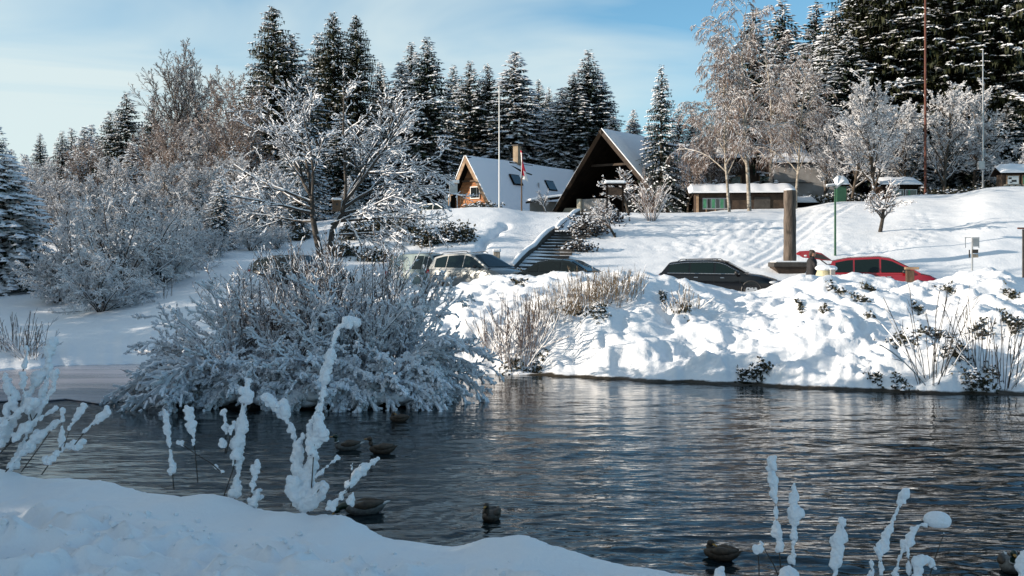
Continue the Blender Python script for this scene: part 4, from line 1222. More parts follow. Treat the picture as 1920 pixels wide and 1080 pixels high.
S('tallest snow-wrapped stalk of the near bank, hooked at its top', [([(560, 952), (582, 900), (588, 850), (600, 780), (610, 700), (622, 650), (636, 612), (662, 604)], .08, 1, 12.5, .2), ([(588, 850), (580, 800), (600, 760)], 0, 1, 12, .1), ([(606, 820), (598, 790)], 0, 1, 14, 0),
   ([(570, 950), (575, 900), (590, 860)], 0, 1, 19, .1), ([(560, 945), (548, 905)], 0, 1, 17, 0), ([(583, 930), (592, 790)], .9, 1, 3, 0), ([(585, 945), (605, 915), (610, 905)], 0, 1, 15, 0)], 7.55)
S('straight snowy twig slanting up to the right from the middle group', [([(590, 897), (612, 876), (635, 857)], 0, 1, 4.5, .1)], 7.5)
S('curl of snow on a low twig at the right foot of the middle group', [([(588, 930), (607, 908), (613, 915), (600, 935)], 0, 1, 7, .05)], 7.45)
S('thick snowy twig leaning far to the right beside the duck', [([(617, 955), (645, 925), (663, 903), (683, 880), (710, 860)], 0, 1, 9, .1), ([(650, 920), (660, 895), (677, 872)], .2, 1, 9, .05), ([(654, 925), (656, 900), (660, 868)], .8, 1, 4, 0)], 7.4)
S('small snow lumps on a short twig touching the duck', [([(655, 945), (662, 932), (660, 925)], 0, 1, 8, 0)], 7.4)
for i_, (lab, strokes, D) in enumerate([
  ('dense snow-wrapped stalk at the left edge of the picture', [([(-20, 880), (0, 830), (30, 780), (55, 740), (80, 700)], 0, 1, 14, .2), ([(-30, 850), (10, 790), (20, 740)], 0, 1, 13, 0), ([(30, 780), (20, 730), (8, 700)], .1, 1, 11, .1)], 8.0),
  ('high snow-wrapped stalk curving up right of the left edge', [([(20, 885), (45, 830), (70, 770), (86, 720), (92, 680), (96, 640)], .05, 1, 12, .2), ([(60, 790), (100, 730), (104, 700)], .2, 1, 10, 0), ([(60, 790), (46, 740), (42, 700)], .2, 1, 10, 0), ([(42, 700), (52, 660), (48, 650)], .2, 1, 7, .1)], 8.05),
  ('bare-stemmed spray of twigs with snow lying along it, left group', [([(10, 885), (60, 830), (110, 790)], .1, 1, 12, .1), ([(0, 850), (50, 800), (108, 765)], .3, 1, 9, .1), ([(40, 885), (80, 830), (100, 800)], .9, 1, 3, 0), ([(0, 800), (40, 770), (70, 752)], 0, 1, 10, 0)], 7.95),
  ('low arching twig whose end is cushioned with snow, left group', [([(78, 890), (98, 862), (120, 838), (155, 832)], .25, 1, 11, .1), ([(98, 862), (84, 866)], 0, 1, 12, 0), ([(120, 838), (132, 800), (160, 760)], .4, 1, 9, 0), ([(140, 834), (160, 808), (204, 770)], .3, 1, 9.5, 0)], 7.9),
  ('thin upright snow string rising from the left group before the water', [([(112, 845), (116, 815), (118, 768)], .1, 1, 5.5, 0)], 7.95),
  ]): S(lab, strokes, D, group='snow-covered stalks at the left of the near bank')
for i_, (lab, strokes, D) in enumerate([
  ('slim tall snow-covered stalk, highest of the right group before the dark water', [([(1466, 1100), (1462, 1040), (1456, 980), (1452, 920), (1447, 858)], .28, 1, 10, .1), ([(1447, 880), (1449, 858)], 0, 1, 11, 0)], 6.7),
  ('thick snow-covered stalk just right of the highest one', [([(1484, 1100), (1486, 1040), (1490, 970), (1488, 905)], .22, 1, 12.5, .1)], 6.7),
  ('leaning twig with a round snow ball at its tip, left end of the right group', [([(1468, 1100), (1450, 1058), (1424, 1014)], .92, 1, 10, .1), ([(1424, 1100), (1423, 1060), (1420, 1022)], .85, 1, 12, 0)], 6.6),
  ('mushroom of snow low in the frame beneath the two tall stalks', [([(1478, 1100), (1480, 1078)], 0, 1, 18, 0)], 6.5),
  ('bulbous column of snow with a round head, middle of the right group', [([(1556, 1110), (1566, 1070), (1572, 1020), (1580, 975)], .0, 1, 14, .1), ([(1580, 985), (1581, 972)], 0, 1, 15, 0)], 6.6),
  ('zigzag stalk of snow lumps leaning right with a ball on top', [([(1655, 1110), (1650, 1040), (1664, 1000), (1682, 960), (1700, 918)], .15, 1, 11, .1), ([(1650, 1040), (1640, 1020)], 0, 1, 8, 0), ([(1635, 1100), (1634, 1052)], .4, 1, 14, 0)], 6.6),
  ('branching stalk with small snow knobs, right of the zigzag one', [([(1672, 1110), (1685, 1050), (1705, 1010), (1722, 985), (1738, 984)], .2, 1, 9, .1), ([(1705, 1090), (1702, 1030)], .2, 1, 7, 0)], 6.6),
  ('stem with one big oval cap of snow on its tip, right group', [([(1735, 1110), (1752, 1050), (1770, 1000)], .99, 1, 2, .1)], 6.65),
  ('rounded hook of snow low beneath the oval cap', [([(1715, 1100), (1722, 1055), (1738, 1045), (1752, 1066)], 0, 1, 12, .1)], 6.55),
  ('snow lumps cut by the right edge of the picture', [([(1915, 1110), (1916, 1070), (1926, 1040)], .1, 1, 13, .1)], 6.6),
  ('lump of snow cut by the bottom edge left of the right group', [([(1345, 1100), (1350, 1070)], 0, 1, 14, .1)], 6.7)]):
    r_ = S(lab, strokes, D, group='snow-covered stalks at the right of the near bank')
    if 'oval cap of snow on' in lab:
        B = r_.location; c = P(1757, 974, 6.72) - B
        link_mesh('snow', blob_mesh('stalk_snow', [(c, (.085, .06, .052)), (c + Vector((-.035, 0, .0)), (.05, .05, .042)), (c + Vector((.03, 0, -.01)), (.06, .05, .045))], M_snow_soft, .0075, .01), r_)

# crumbs of broken snow on the trodden part of the near bank
_r = random.Random(77); mb = MB()
for _ in range(520):
    y = _r.uniform(5.3, 7.2); x = _r.uniform(-3.4, .9)
    ye = float(np.interp(x, E_x, E_D))
    if ye - y < .45 + _r.random() * .5: continue
    z = float(near_ground(np.array([x]), np.array([y]))[0]); s_ = .007 + .022 * _r.random() ** 3
    mb.ell((x, y, z + s_ * .3), (s_ * _r.uniform(.8, 1.3), s_, s_ * .8), 6, 4, _r.random() * 3, .25, _r)
tag(mb.build('snow_crumbs', M_snow_soft, smooth=50), 'small crumbs of broken snow scattered over the trodden near bank', 'snow', kind='stuff')
# thin grass stems rising behind the left group
gm = Seg(); _r = random.Random(5)
# ------------------------------------------------------------------ growth on the lit bank
def tufts(name, spots, mat, label, cat, h=(.3, .8), n=26, thick=.006, spread=.35, lean=.25, frost=0.0, group=None):
    for i, (px, py, k, hh, lab) in enumerate(spots):
        x, y = hit(px, py, 25); z = float(far_ground(np.array([x]), np.array([y]))[0])
        g = Grower(int(px * 3 + py)); r = g.rng
        P_ = [dict(seg=4, wob=.06, grav=-.02, n=2, start=.5, ang=.35, ratio=.3, taper=.3, rr=.6), dict(seg=2, wob=.1, grav=0, taper=.4)]
        for _ in range(int(n * k)):
            a = r.uniform(0, 6.28); e_ = math.pi / 2 - abs(r.gauss(0, lean)); s_ = r.random() ** .5 * spread * k
            g.branch(np.array([math.cos(a) * s_, math.sin(a) * s_, -.08]), np.array([math.cos(a) * math.cos(e_), math.sin(a) * math.cos(e_), math.sin(e_)]), hh * r.uniform(h[0], h[1]) , thick, 0, P_)
        root = empty(name, (x, y, z), 0, lab, cat, group)
        ms = g.meshes(name, mat, mat, M_frost, 0, frost_p=frost, snow_r=(.5, .010), minr=thick, twigr=thick * .8, cut=.9, nthick=3)
        add_parts(root, {'stems': ms['branches'], 'twigs': ms['twigs'], 'snow': ms['snow']} if frost else {'stems': ms['branches'], 'twigs': ms['twigs']})
tufts('dry_grass', [(968, 688, 1.0, 1.9, 'fan of dry stems leaning out above the water at the left end of the sunny bank'), (1000, 655, .8, 1.5, 'thin dry stems behind the fan at the left of the sunny bank'), (925, 672, .7, 1.2, 'low dry stems left of the fan at the waterline')],
      M_twig_pink, '', 'grass', n=60, spread=.45, lean=.42, frost=.35, group='dry grass on the sunny bank', h=(.5, 1.1), thick=.007)
tufts('dry_grass', [(1070, 585, 1.5, .8, 'tawny patch of dry grass low on the middle of the sunny bank'), (1105, 572, 1.5, .9, 'tawny dry grass patch half way up the sunny bank'),
                    (1135, 560, 1.5, .95, 'tall tawny grass at the upper end of the patch on the sunny bank'), (1160, 548, 1.1, .7, 'small dry tuft at the right end of the tawny patch'), (1035, 598, 1.1, .7, 'small dry tuft at the left end of the tawny patch')],
      M_straw, '', 'grass', n=80, spread=.7, lean=.22, frost=.22, group='dry grass on the sunny bank', h=(.4, 1.1), thick=.006)
tufts('dry_grass', [(1290, 575, 1.0, .7, 'twiggy dry tuft with two long stems below the dark estate car'), (1268, 585, .8, .4, 'small frosted tuft left of the twiggy one below the estate car')],
      M_straw, '', 'grass', n=44, spread=.45, lean=.35, frost=.7, group='dry grass on the sunny bank', h=(.4, 1.1))
tufts('bare_shrub', [(1745, 716, 1.0, 2.3, 'bare long-stemmed shrub leaning left over the sunny bank at the right'), (1880, 728, .9, 1.7, 'bare upright shrub at the waterline near the right edge'), (1835, 690, .8, 1.9, 'thin tall stems on the sunny bank between the two bare shrubs')],
      M_twig_dark, '', 'shrub', n=22, spread=.3, lean=.50, frost=.15, group='bare shrubs on the sunny bank', h=(.45, 1.0), thick=.009)
tufts('bare_shrub', [(30, 655, .9, 1.2, 'twiggy frosted shrub on the small spit at the left edge'), (60, 668, .7, .9, 'smaller frosted shrub right of the one on the spit')], M_twig, '', 'shrub', n=50, spread=.6, lean=.55, frost=.8, group='shrubs on the left spit', h=(.5, 1.1), thick=.008)
tufts('dry_grass', [(300, 560, .8, 1.0, 'frosted upright stems on the shaded meadow before the hollow')], M_twig, '', 'grass', n=20, spread=.6, lean=.2, frost=.7, h=(.4, 1.0))

# dark leafy undergrowth breaking through the bank's snow: each patch a thing of tangled leaves
def leaf_patch(px, py, wpx, hpx, lab, mat=None, seed=0, dens=1.0, D=None, name='undergrowth', group='dark growth breaking through the snow', snow=.20, cat='plant', zlift=.0, zk=.28):
    r = np.random.RandomState(int(px * 5 + py) + seed)
    if D is None: x, y = hit(px, py, 25)
    else: x, y = (px - 960) / F * D, D
    w = wpx / F * y * .5; h = hpx / F * y * .5
    n = int(95 * dens * max(wpx * hpx / 900, .5))
    C = np.stack([r.normal(0, w * .5, n), r.normal(0, max(h * .7, .16), n), np.zeros(n)], 1)
    gz = far_ground(x + C[:, 0], y + C[:, 1])
    z0 = float(far_ground(np.array([x]), np.array([y]))[0])
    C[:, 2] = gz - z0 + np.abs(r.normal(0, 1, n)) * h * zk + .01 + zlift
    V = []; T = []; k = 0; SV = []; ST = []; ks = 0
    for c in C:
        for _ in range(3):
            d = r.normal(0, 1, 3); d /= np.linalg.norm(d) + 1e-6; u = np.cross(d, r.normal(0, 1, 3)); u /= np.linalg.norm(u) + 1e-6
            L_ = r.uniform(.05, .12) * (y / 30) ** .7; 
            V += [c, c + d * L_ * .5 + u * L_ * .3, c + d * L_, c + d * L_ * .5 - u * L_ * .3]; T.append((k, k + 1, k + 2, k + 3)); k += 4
        if r.rand() < snow:
            s = r.uniform(.03, .07) * (y / 30) ** .6; p = c + np.array([0, 0, .04])
            q = [p + np.array([s, 0, 0]), p + np.array([0, s, 0]), p - np.array([s, 0, 0]), p - np.array([0, s, 0]), p + np.array([0, 0, s * .8])]
            SV += q; ST += [(ks, ks + 1, ks + 4), (ks + 1, ks + 2, ks + 4), (ks + 2, ks + 3, ks + 4), (ks + 3, ks, ks + 4)]; ks += 5
    root = empty(name, (x, y, z0), 0, lab, cat, group)
    o = link_mesh('leaves', mesh_np('leaves', V, [T], mat or M_leafdark), root); o['kind'] = 'stuff'
    if SV: o = link_mesh('snow', mesh_np('leaf_snow', SV, [ST], M_snow_tree, True), root); o['kind'] = 'stuff'
for a in [(1560, 543, 18, 14, 'dark leafy spot under the snow crest, below the person'), (1575, 550, 26, 12, 'leafy spot right of the one below the person'), (1630, 545, 30, 18, 'greenish leafy patch below the nose of the red car'),
          (1612, 560, 26, 16, 'darker leafy patch just under the one below the red car'), (1545, 585, 12, 12, 'single dark hole with leaves mid-bank under the person'), (1633, 595, 22, 14, 'leafy spot in the middle of the high right bank'),
          (1690, 640, 50, 20, 'long dark hollow low on the right bank, left one of the pair'), (1755, 632, 70, 26, 'long dark hollow low on the right bank behind the leaning shrub'), (1790, 668, 60, 26, 'brown leaf litter below the long dark hollow'),
          (1835, 625, 36, 22, 'dark leafy spot on the bank among the tall thin stems'), (1900, 610, 36, 40, 'dark leafy hollow cut by the right edge'), (1775, 545, 22, 20, 'dark leafy tuft at the top of the high right bank'), (1895, 555, 28, 20, 'dark leafy spot under the top of the high right bank'),
          (1425, 700, 46, 34, 'dark tangled growth at the waterline, middle of the sunny bank'), (1395, 712, 24, 24, 'dark growth at the waterline left of the tangled one'), (1640, 715, 30, 10, 'small dark growth low by the waterline on the right'), (1690, 722, 40, 12, 'dark grassy edge at the waterline below the leaning shrub'),
          (1830, 722, 60, 26, 'dark grassy clump at the waterline under the bare shrubs'), (972, 512, 22, 14, 'green leafy tuft on the crest by the foot of the stairs'), (975, 530, 24, 16, 'second green tuft just below the crest near the stairs'), (1012, 506, 12, 8, 'tiny brown tuft on the crest beside the dark car roof'),
          (1120, 577, 40, 20, 'brown matted litter in the tawny grass'), (1080, 592, 50, 18, 'brown matted litter at the low end of the tawny grass'), (1280, 583, 36, 18, 'brown litter at the foot of the twiggy tuft'), (1245, 560, 10, 9, 'small dark hole in the bank snow below the estate car'),
          (965, 690, 60, 14, 'brown matted base of the fan of dry stems'), (1010, 690, 30, 16, 'dark twiggy base right of the fan of dry stems'), (1720, 580, 16, 10, 'tiny dark leaf spot left of the tall stems'), (1860, 700, 30, 16, 'leafy spot beneath the upright bare shrub'),
          (1500, 575, 8, 8, 'tiny leaf spot alone on the smooth part of the bank')]:
    leaf_patch(*a, mat=M_leafdark if a[2] > 12 else M_leafdark)
# shaded hedge of dark shrubs on the terrace above the parked cars
for a in [(665, 447, 60, 34, 'dark snowy shrub at the left end of the terrace hedge'), (720, 440, 60, 44, 'dark shrub of the terrace hedge above the hidden car'), (765, 445, 50, 50, 'twiggy dark shrub in the middle of the terrace hedge'),
          (800, 458, 50, 34, 'rounded dark shrub of the terrace hedge, snow in patches'), (845, 452, 70, 36, 'broadest dark shrub of the terrace hedge'), (872, 448, 36, 30, 'right end of the terrace hedge')]:
    leaf_patch(*a, dens=2.6, snow=.30, zk=.75, cat='shrub', name='hedge_shrub', group='dark shrubs of the terrace hedge')
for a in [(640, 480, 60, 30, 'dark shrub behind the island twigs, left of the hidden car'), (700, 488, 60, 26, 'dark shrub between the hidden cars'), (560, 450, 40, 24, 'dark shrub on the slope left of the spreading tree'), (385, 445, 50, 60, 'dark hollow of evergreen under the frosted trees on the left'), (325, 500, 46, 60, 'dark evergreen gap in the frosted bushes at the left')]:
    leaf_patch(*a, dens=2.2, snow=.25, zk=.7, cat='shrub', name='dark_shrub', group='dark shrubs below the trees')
for a in [(1100, 440, 70, 50, 'brown shrub overgrowing the right side of the stairs'), (1135, 415, 60, 40, 'brown shrub at the top of the stairs'), (1085, 470, 60, 22, 'dark growth beside the lower flight of the stairs'), (1150, 395, 50, 36, 'brown leafy shrub under the snow-capped board')]:
    leaf_patch(*a, mat=M_twig_dark, dens=1.8, snow=.45, zk=.6, cat='shrub', name='brown_shrub', group='brown shrubs by the stairs')
def lp(px, py, w, h, D, lab, mat, dens=1.5, snow=.35, g='dark growth along the forest edge'):
    leaf_patch(px, py, w, h, lab, mat=mat, D=D, dens=dens, snow=snow, cat='shrub', name='dark_shrub', group=g)
lp(902, 380, 60, 28, 72, 'round clipped dark shrub with a cap of snow before the brown chalet', M_leafdark, 2.2, .5)
for px in range(1560, 1900, 42):
    lp(px, 360, 60, 40, 78 + (px % 5), 'dark evergreen growth filling the foot of the forest edge', M_leafdark, 1.0, .35)
lp(1525, 370, 60, 50, 80, 'dark twiggy growth behind the wooden column', M_leafdark, 1.2, .3)
# ------------------------------------------------------------------ materials of built things
M_roofsnow = snow_mat('roof_snow', 3, .25, .05, (.78, .80, .84))
M_board = plain('brown_boards', (.26, .10, .035), .75, (.46, .20, .08), 2.2, .35, 14, vscale=(1, 1, 5))
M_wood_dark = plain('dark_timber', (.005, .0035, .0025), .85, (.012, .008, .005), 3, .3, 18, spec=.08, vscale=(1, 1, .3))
M_wood_edge = plain('weathered_edge', (.20, .12, .065), .75, (.36, .25, .16), 3, .3, 18)
M_wood_mid = plain('brown_timber', (.055, .032, .018), .8, (.12, .075, .045), 3, .4, 16, vscale=(1, 1, .3))
M_wood_deep = plain('deep_brown_timber', (.022, .013, .008), .8, (.06, .038, .024), 3, .4, 16)
M_plaster = plain('cream_plaster', (.50, .44, .34), .8, (.66, .60, .48), 1.2, .2, 10)
M_plaster_grey = plain('grey_plaster', (.22, .21, .20), .8, (.32, .31, .30), 1.2, .2, 10)
M_glass = plain('window_glass', (.015, .02, .022), .05, spec=.9)
M_glass_green = plain('car_glass', (.006, .012, .011), .05, spec=.35)
M_white = plain('white_paint', (.72, .72, .70), .5)
M_metal = plain('grey_metal', (.30, .31, .32), .4, (.42, .43, .44), 3, metal=.6)
M_rust = plain('rust_paint', (.075, .022, .014), .8, (.13, .045, .028), 2)
M_green = plain('green_paint', (.014, .062, .032), .45, (.025, .09, .045), 3)
M_greenlit = plain('green_panel', (.03, .14, .075), .4, (.06, .22, .12), 4)
M_stone = plain('stone', (.18, .16, .13), .85, (.38, .34, .28), 4, .6, 12)
M_columnwood = plain('weathered_trunk', (.035, .027, .021), .85, (.14, .11, .088), 2.0, .8, 10, vscale=(3.2, 3.2, .55))
M_slab = plain('dark_slab', (.03, .027, .024), .8, (.06, .055, .05), 4, .3, 20)
M_red = plain('flag_red', (.55, .015, .04), .7)
M_chim = plain('chimney_render', (.20, .15, .10), .8, (.32, .25, .17), 3)

R_ = Vector((.545, .839, 0)).normalized()       # along the ridges
G_ = Vector((.839, -.545, 0)).normalized()      # along the gables
UZ = Vector((0, 0, 1))
def chalet(name, apex, half, height, length, prow, label, walls):
    """apex in world space; all parts in the frame of an Empty under the apex"""
    base = Vector((apex[0], apex[1], apex[2] - height))
    root = empty(name, base, 0, label, 'chalet')
    A = UZ * height
    for sg in (-1, 1):
        e0 = G_ * half * sg; e1 = e0 + R_ * length; a0 = A - R_ * prow; a1 = A + R_ * length
        n = (e1 - e0).cross(a0 - e0).normalized()
        if n.z < 0: n = -n
        th = -.22
        MB().prism([e0, e1, a1, a0], n * th).build('roof', M_wood_dark, root)
        # snow lies as its own thick sheet on the roof, sagging at the edges
        nu, nv = 26, 14; vs = []; fs = []
        for i in range(nu + 1):
            for j in range(nv + 1):
                u, v = i / nu, j / nv
                p = (e0 * (1 - u) + e1 * u) * (1 - v) + (a0 * (1 - u) + a1 * u) * v
                k = min(1, min(u * 14, (1 - u) * 14, v * 8 + .5, (1 - v) * 9 + .35))
                t = .06 + .22 * k + .04 * math.sin(u * 9 + v * 4)
                vs.append(p + n * t + R_ * (0 if 0 < i < nu else (-.05 if i == 0 else .05)))
        for i in range(nu):
            for j in range(nv):
                q = (i * (nv + 1) + j, (i + 1) * (nv + 1) + j, (i + 1) * (nv + 1) + j + 1, i * (nv + 1) + j + 1)
                fs.append(q)
        b0 = len(vs); per = [(i, 0) for i in range(nu + 1)] + [(nu, j) for j in range(1, nv + 1)] + [(i, nv) for i in range(nu - 1, -1, -1)] + [(0, j) for j in range(nv - 1, 0, -1)]
        for (i, j) in per:
            u, v = i / nu, j / nv
            vs.append((e0 * (1 - u) + e1 * u) * (1 - v) + (a0 * (1 - u) + a1 * u) * v + n * .005)
        m_ = len(per)
        for k in range(m_):
            i0, j0 = per[k]; i1, j1 = per[(k + 1) % m_]
            fs.append((b0 + k, b0 + (k + 1) % m_, i1 * (nv + 1) + j1, i0 * (nv + 1) + j0))
        sm = MB().add(vs, fs).build('roof_snow', M_roofsnow, root, smooth=50)
        # barge board along the front edge of the roof
        f0, f1 = e0 - R_ * .04, a0 - R_ * .04
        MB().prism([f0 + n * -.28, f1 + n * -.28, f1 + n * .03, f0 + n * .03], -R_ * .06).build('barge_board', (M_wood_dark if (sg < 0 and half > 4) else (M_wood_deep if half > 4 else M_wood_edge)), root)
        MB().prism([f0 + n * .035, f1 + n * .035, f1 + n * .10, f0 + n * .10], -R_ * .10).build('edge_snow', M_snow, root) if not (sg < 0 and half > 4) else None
    walls(root, half, height, length)
    return root
def gable_pt(g, z, back=0.0): return G_ * g + UZ * z + R_ * back
def walls_1(root, half, height, length):
    bk = .5
    s = (height - .25) / height
    W_ = lambda g0, g1, z0, z1, mat, nm, par=root, off=0.0, th=.08: MB().prism([gable_pt(g0, z0, bk + off), gable_pt(g1, z0, bk + off), gable_pt(g1, z1, bk + off), gable_pt(g0, z1, bk + off)], R_ * th).build(nm, mat, par)
    # boarded gable wall: boards one by one
    bw = .26; z = 0.0; k = 0
    while z < height - .35:
        z1 = min(z + bw - .02, height - .3); g = (half * (1 - z1 / height)) * .97
        if g > .06:
            MB().prism([gable_pt(-g - .02, z, bk + .004 * (k % 3)), gable_pt(g + .02, z, bk + .004 * (k % 3)), gable_pt(g, z1, bk + .004 * (k % 3)), gable_pt(-g, z1, bk + .004 * (k % 3))], R_ * .06).build('board', M_board, root)
        z += bw; k += 1
    MB().prism([gable_pt(-half * .95, 0, bk + .075), gable_pt(half * .95, 0, bk + .075), gable_pt(0, height * .95, bk + .075)], R_ * .1).build('wall', M_wood_dark, root)
    zb = height * .56; g = half * (1 - zb / height)
    MB().box(tuple(gable_pt(0, zb, bk - .12)), (g * 2, .16, .13), math.atan2(G_.y, G_.x)).build('tie_beam', M_wood_mid, root)
    c = gable_pt(.38, 1.62, bk - .05); az = math.atan2(G_.y, G_.x)
    w = MB().box(tuple(c), (.95, .10, 1.02), az).build('window', M_white, root)
    MB().box(tuple(c - R_ * .055 - G_ * .12), (.58, .03, .88), az).build('pane', M_glass, w)
    MB().box(tuple(c - R_ * .055 + G_ * .32), (.22, .03, .88), az).build('pane', M_glass, w)
    # skylights on the right hand slope
    n = (R_.cross(UZ * height - G_ * half)).normalized(); n = n if n.z > 0 else -n
    for (u, v) in ((4.6, .50), (10.3, .46)):
        p = G_ * half * (1 - v) + UZ * height * v + R_ * u + n * .30
        up = (UZ * height - G_ * half).normalized()
        f = MB().prism([p, p + R_ * 1.5, p + R_ * 1.5 + up * 1.05, p + up * 1.05], n * .10).build('skylight', M_wood_dark, root)
        q = p + n * .105 + R_ * .1 + up * .08
        MB().prism([q, q + R_ * 1.3, q + R_ * 1.3 + up * .89, q + up * .89], n * .02).build('pane', M_glass, f)
    # stove pipes and chimney
    ch = MB().box(tuple(UZ * (height + .15) + R_ * 7.2 + G_ * .25), (.52, .6, 2.6), az).build('chimney', M_chim, root)
    MB().box(tuple(UZ * (height + 1.52) + R_ * 7.2 + G_ * .25), (.66, .74, .12), az).build('cap', M_slab, ch)
    MB().tube([G_ * 1.5 + R_ * 8.8 + UZ * 0, G_ * 1.5 + R_ * 8.8 + UZ * 2.9], .07, 8).build('downpipe', M_metal, root)
    # dark hollow where the snow has slid off behind the ridge
    p = UZ * (height * .90) + G_ * half * .10 + R_ * 5.6 + n * .26
    MB().prism([p, p + R_ * 1.2 - UZ * .5 + G_ * .3, p + R_ * 2.9 - UZ * .75 + G_ * .45, p + R_ * 4.2 - UZ * .1 + G_ * .05, p + R_ * 4.0 + UZ * .25 - G_ * .15, p + R_ * .2 + UZ * .3 - G_ * .17], n * .03).build('bare_shingles', M_wood_dark, root)
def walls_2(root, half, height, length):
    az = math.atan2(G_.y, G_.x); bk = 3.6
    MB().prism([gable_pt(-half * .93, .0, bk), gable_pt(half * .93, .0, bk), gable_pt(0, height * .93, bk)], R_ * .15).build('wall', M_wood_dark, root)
    for z in (.28, .62):
        pass
    zb = height * .60; g = half * (1 - zb / height)
    MB().box(tuple(gable_pt(.1, zb, .55)), (g * 2 * .94, .16, .16), az).build('tie_beam', M_wood_deep, root)
    for g_ in (-half * .48, half * .45):
        MB().box(tuple(gable_pt(g_, height * .23, bk - .2)), (.2, .2, height * .46), az).build('post', M_wood_dark, root)
    # plastered ground floor wall with a lit pillar at its left end
    MB().box(tuple(gable_pt(-half * .30, .62, .75)), (2.2, .2, 1.24), az).build('parapet', M_plaster_grey, root)
    MB().box(tuple(gable_pt(-half * .56, .62, .66)), (.32, .42, 1.26), az).build('pillar', M_plaster, root)
    MB().box(tuple(gable_pt(-half * .80, .30, 1.0)), (1.7, .3, .62), az).build('plinth', M_plaster, root)
    MB().box(tuple(gable_pt(half * .62, .80, .5)), (.34, .34, 2.2), az).build('pillar', M_plaster, root)
    MB().box(tuple(gable_pt(half * .84, .60, .9)), (1.1, .3, 1.5), az).build('pillar', M_plaster, root)
    for k, z in enumerate((.45, .72)):
        pass
ap1 = P(878, 293, 92)
chalet('brown_chalet', ap1, 2.55, ap1.z - 7.15, 17.5, .35, 'small steep-roofed chalet with sunlit brown gable, window and two skylights', walls_1)
ap2 = P(1128, 242, 80) 
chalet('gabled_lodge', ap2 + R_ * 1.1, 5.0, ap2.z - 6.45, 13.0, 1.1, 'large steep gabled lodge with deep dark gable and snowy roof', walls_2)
# lean-to roof at the foot of the lodge's left side
rt_ = empty('side_porch', (P(1030, 388, 84).x, 84, 6.6), 0, 'low porch with a snowy roof between the two steep roofs', 'porch')
MB().box((0, 0, 1.15), (3.4, 2.0, .12), .15, 0, -.14).build('roof', M_wood_dark, rt_)
MB().box((0, 0, 1.30), (3.3, 1.9, .18), .15, 0, -.14).build('roof_snow', M_roofsnow, rt_, bevel=.06)
MB().box((0, .6, .45), (3.0, .2, 1.1), .15).build('wall', M_plaster_grey, rt_)

# annex right of the lodge
def hut(name, px, D, W_, Dp, H_, rz, label, cat, roof=(.5, .35), wallmat=None, zoff=0.0, z=None):
    x = (px - 960) / F * D
    z = ground(x, D) - .1 if z is None else z
    root = empty(name, (x, D, z + zoff), rz, label, cat)
    MB().box((0, 0, H_ / 2), (W_, Dp, H_)).build('wall', wallmat or M_wood_mid, root)
    ov, rise = roof
    w2 = W_ / 2 + ov; d2 = Dp / 2 + ov
    r1 = MB()
    r1.prism([(-w2, -d2, H_ - rise * .2), (w2, -d2, H_ - rise * .2), (w2, 0, H_ + rise), (-w2, 0, H_ + rise)], (0, 0, .1))
    r1.prism([(-w2, .002, H_ + rise), (w2, .002, H_ + rise), (w2, d2, H_ - rise * .2), (-w2, d2, H_ - rise * .2)], (0, 0, .1))
    r1.build('roof', M_wood_dark, root)
    nx = max(4, int((w2 * 2) / .28)); vs = []; fs = []
    for i in range(nx + 1):
        u = -w2 - .04 + (2 * w2 + .08) * i / nx
        wv = .03 * math.sin(i * 1.7 + px)
        e_ = .35 if i in (0, nx) else 1
        prof = [(-d2 - .05, H_ - rise * .2 + .105), (-d2 - .07, H_ - rise * .2 + .22 * e_ + wv), (-d2 * .5, H_ + rise * .42 + .34 * e_ + wv), (0, H_ + rise + .36 * e_ + wv), (d2 * .5, H_ + rise * .42 + .34 * e_), (d2 + .05, H_ - rise * .2 + .105)]
        vs += [(u, y, zz) for y, zz in prof]
    for i in range(nx):
        for j in range(5): fs.append((i * 6 + j, (i + 1) * 6 + j, (i + 1) * 6 + j + 1, i * 6 + j + 1))
    MB().add(vs, fs).build('roof_snow', M_roofsnow, root, smooth=40)
    return root
h1 = hut('lodge_annex', 1262, 81, 4.2, 3, 1.6, -.05, 'plain grey-walled annex at the right foot of the lodge under the conifer', 'annex', (.1, .2), M_plaster_grey)
MB().box((.9, -1.52, .75), (.9, .06, 1.2)).build('door', M_wood_dark, h1)
h2 = hut('long_shed', 1388, 77, 6.4, 3.2, 1.62, -.10, 'low dark wooden shed with a row of green window panes and snowy roof', 'shed', (.45, .42), M_wood_deep, z=6.05)
wf = MB().box((-1.85, -1.63, .92), (1.75, .06, .78)).build('window', M_metal, h2)
for k in range(6):
    MB().box((-2.58 + k * .292, -1.668, .92), (.22, .03, .62)).build('pane', M_greenlit if k % 2 == 0 else M_glass, wf)
for k in range(5): MB().box((-3.1 + k * .62, -1.65, .26), (.08, .08, .52)).build('post', M_wood_edge, h2)
MB().box((-3.08, -1.7, .8), (.16, .16, 1.7)).build('corner_post', M_wood_edge, h2)
MB().box((1.3, -1.64, .7), (1.1, .05, 1.3)).build('door', M_slab, h2)
h2b = hut('woodshed', 1478, 79, 3.2, 2.0, .85, -.08, 'small low snowed-over roof joined to the right end of the long shed', 'shed', (.3, .22), M_wood_dark, z=6.25)
h3 = hut('timber_building', 1375, 92, 10.5, 5, 4.3, -.06, 'dark reddish timber building with a snowy roof behind the birches', 'building', (.5, 1.0), M_wood_deep, z=7.2)
for k in range(3): 
    w_ = MB().box((-2.6 + 2.4 * k, -2.54, 2.3), (1.0, .06, 1.0)).build('window', M_wood_edge, h3); MB().box((-2.6 + 2.4 * k, -2.58, 2.3), (.8, .03, .8)).build('pane', M_glass, w_)
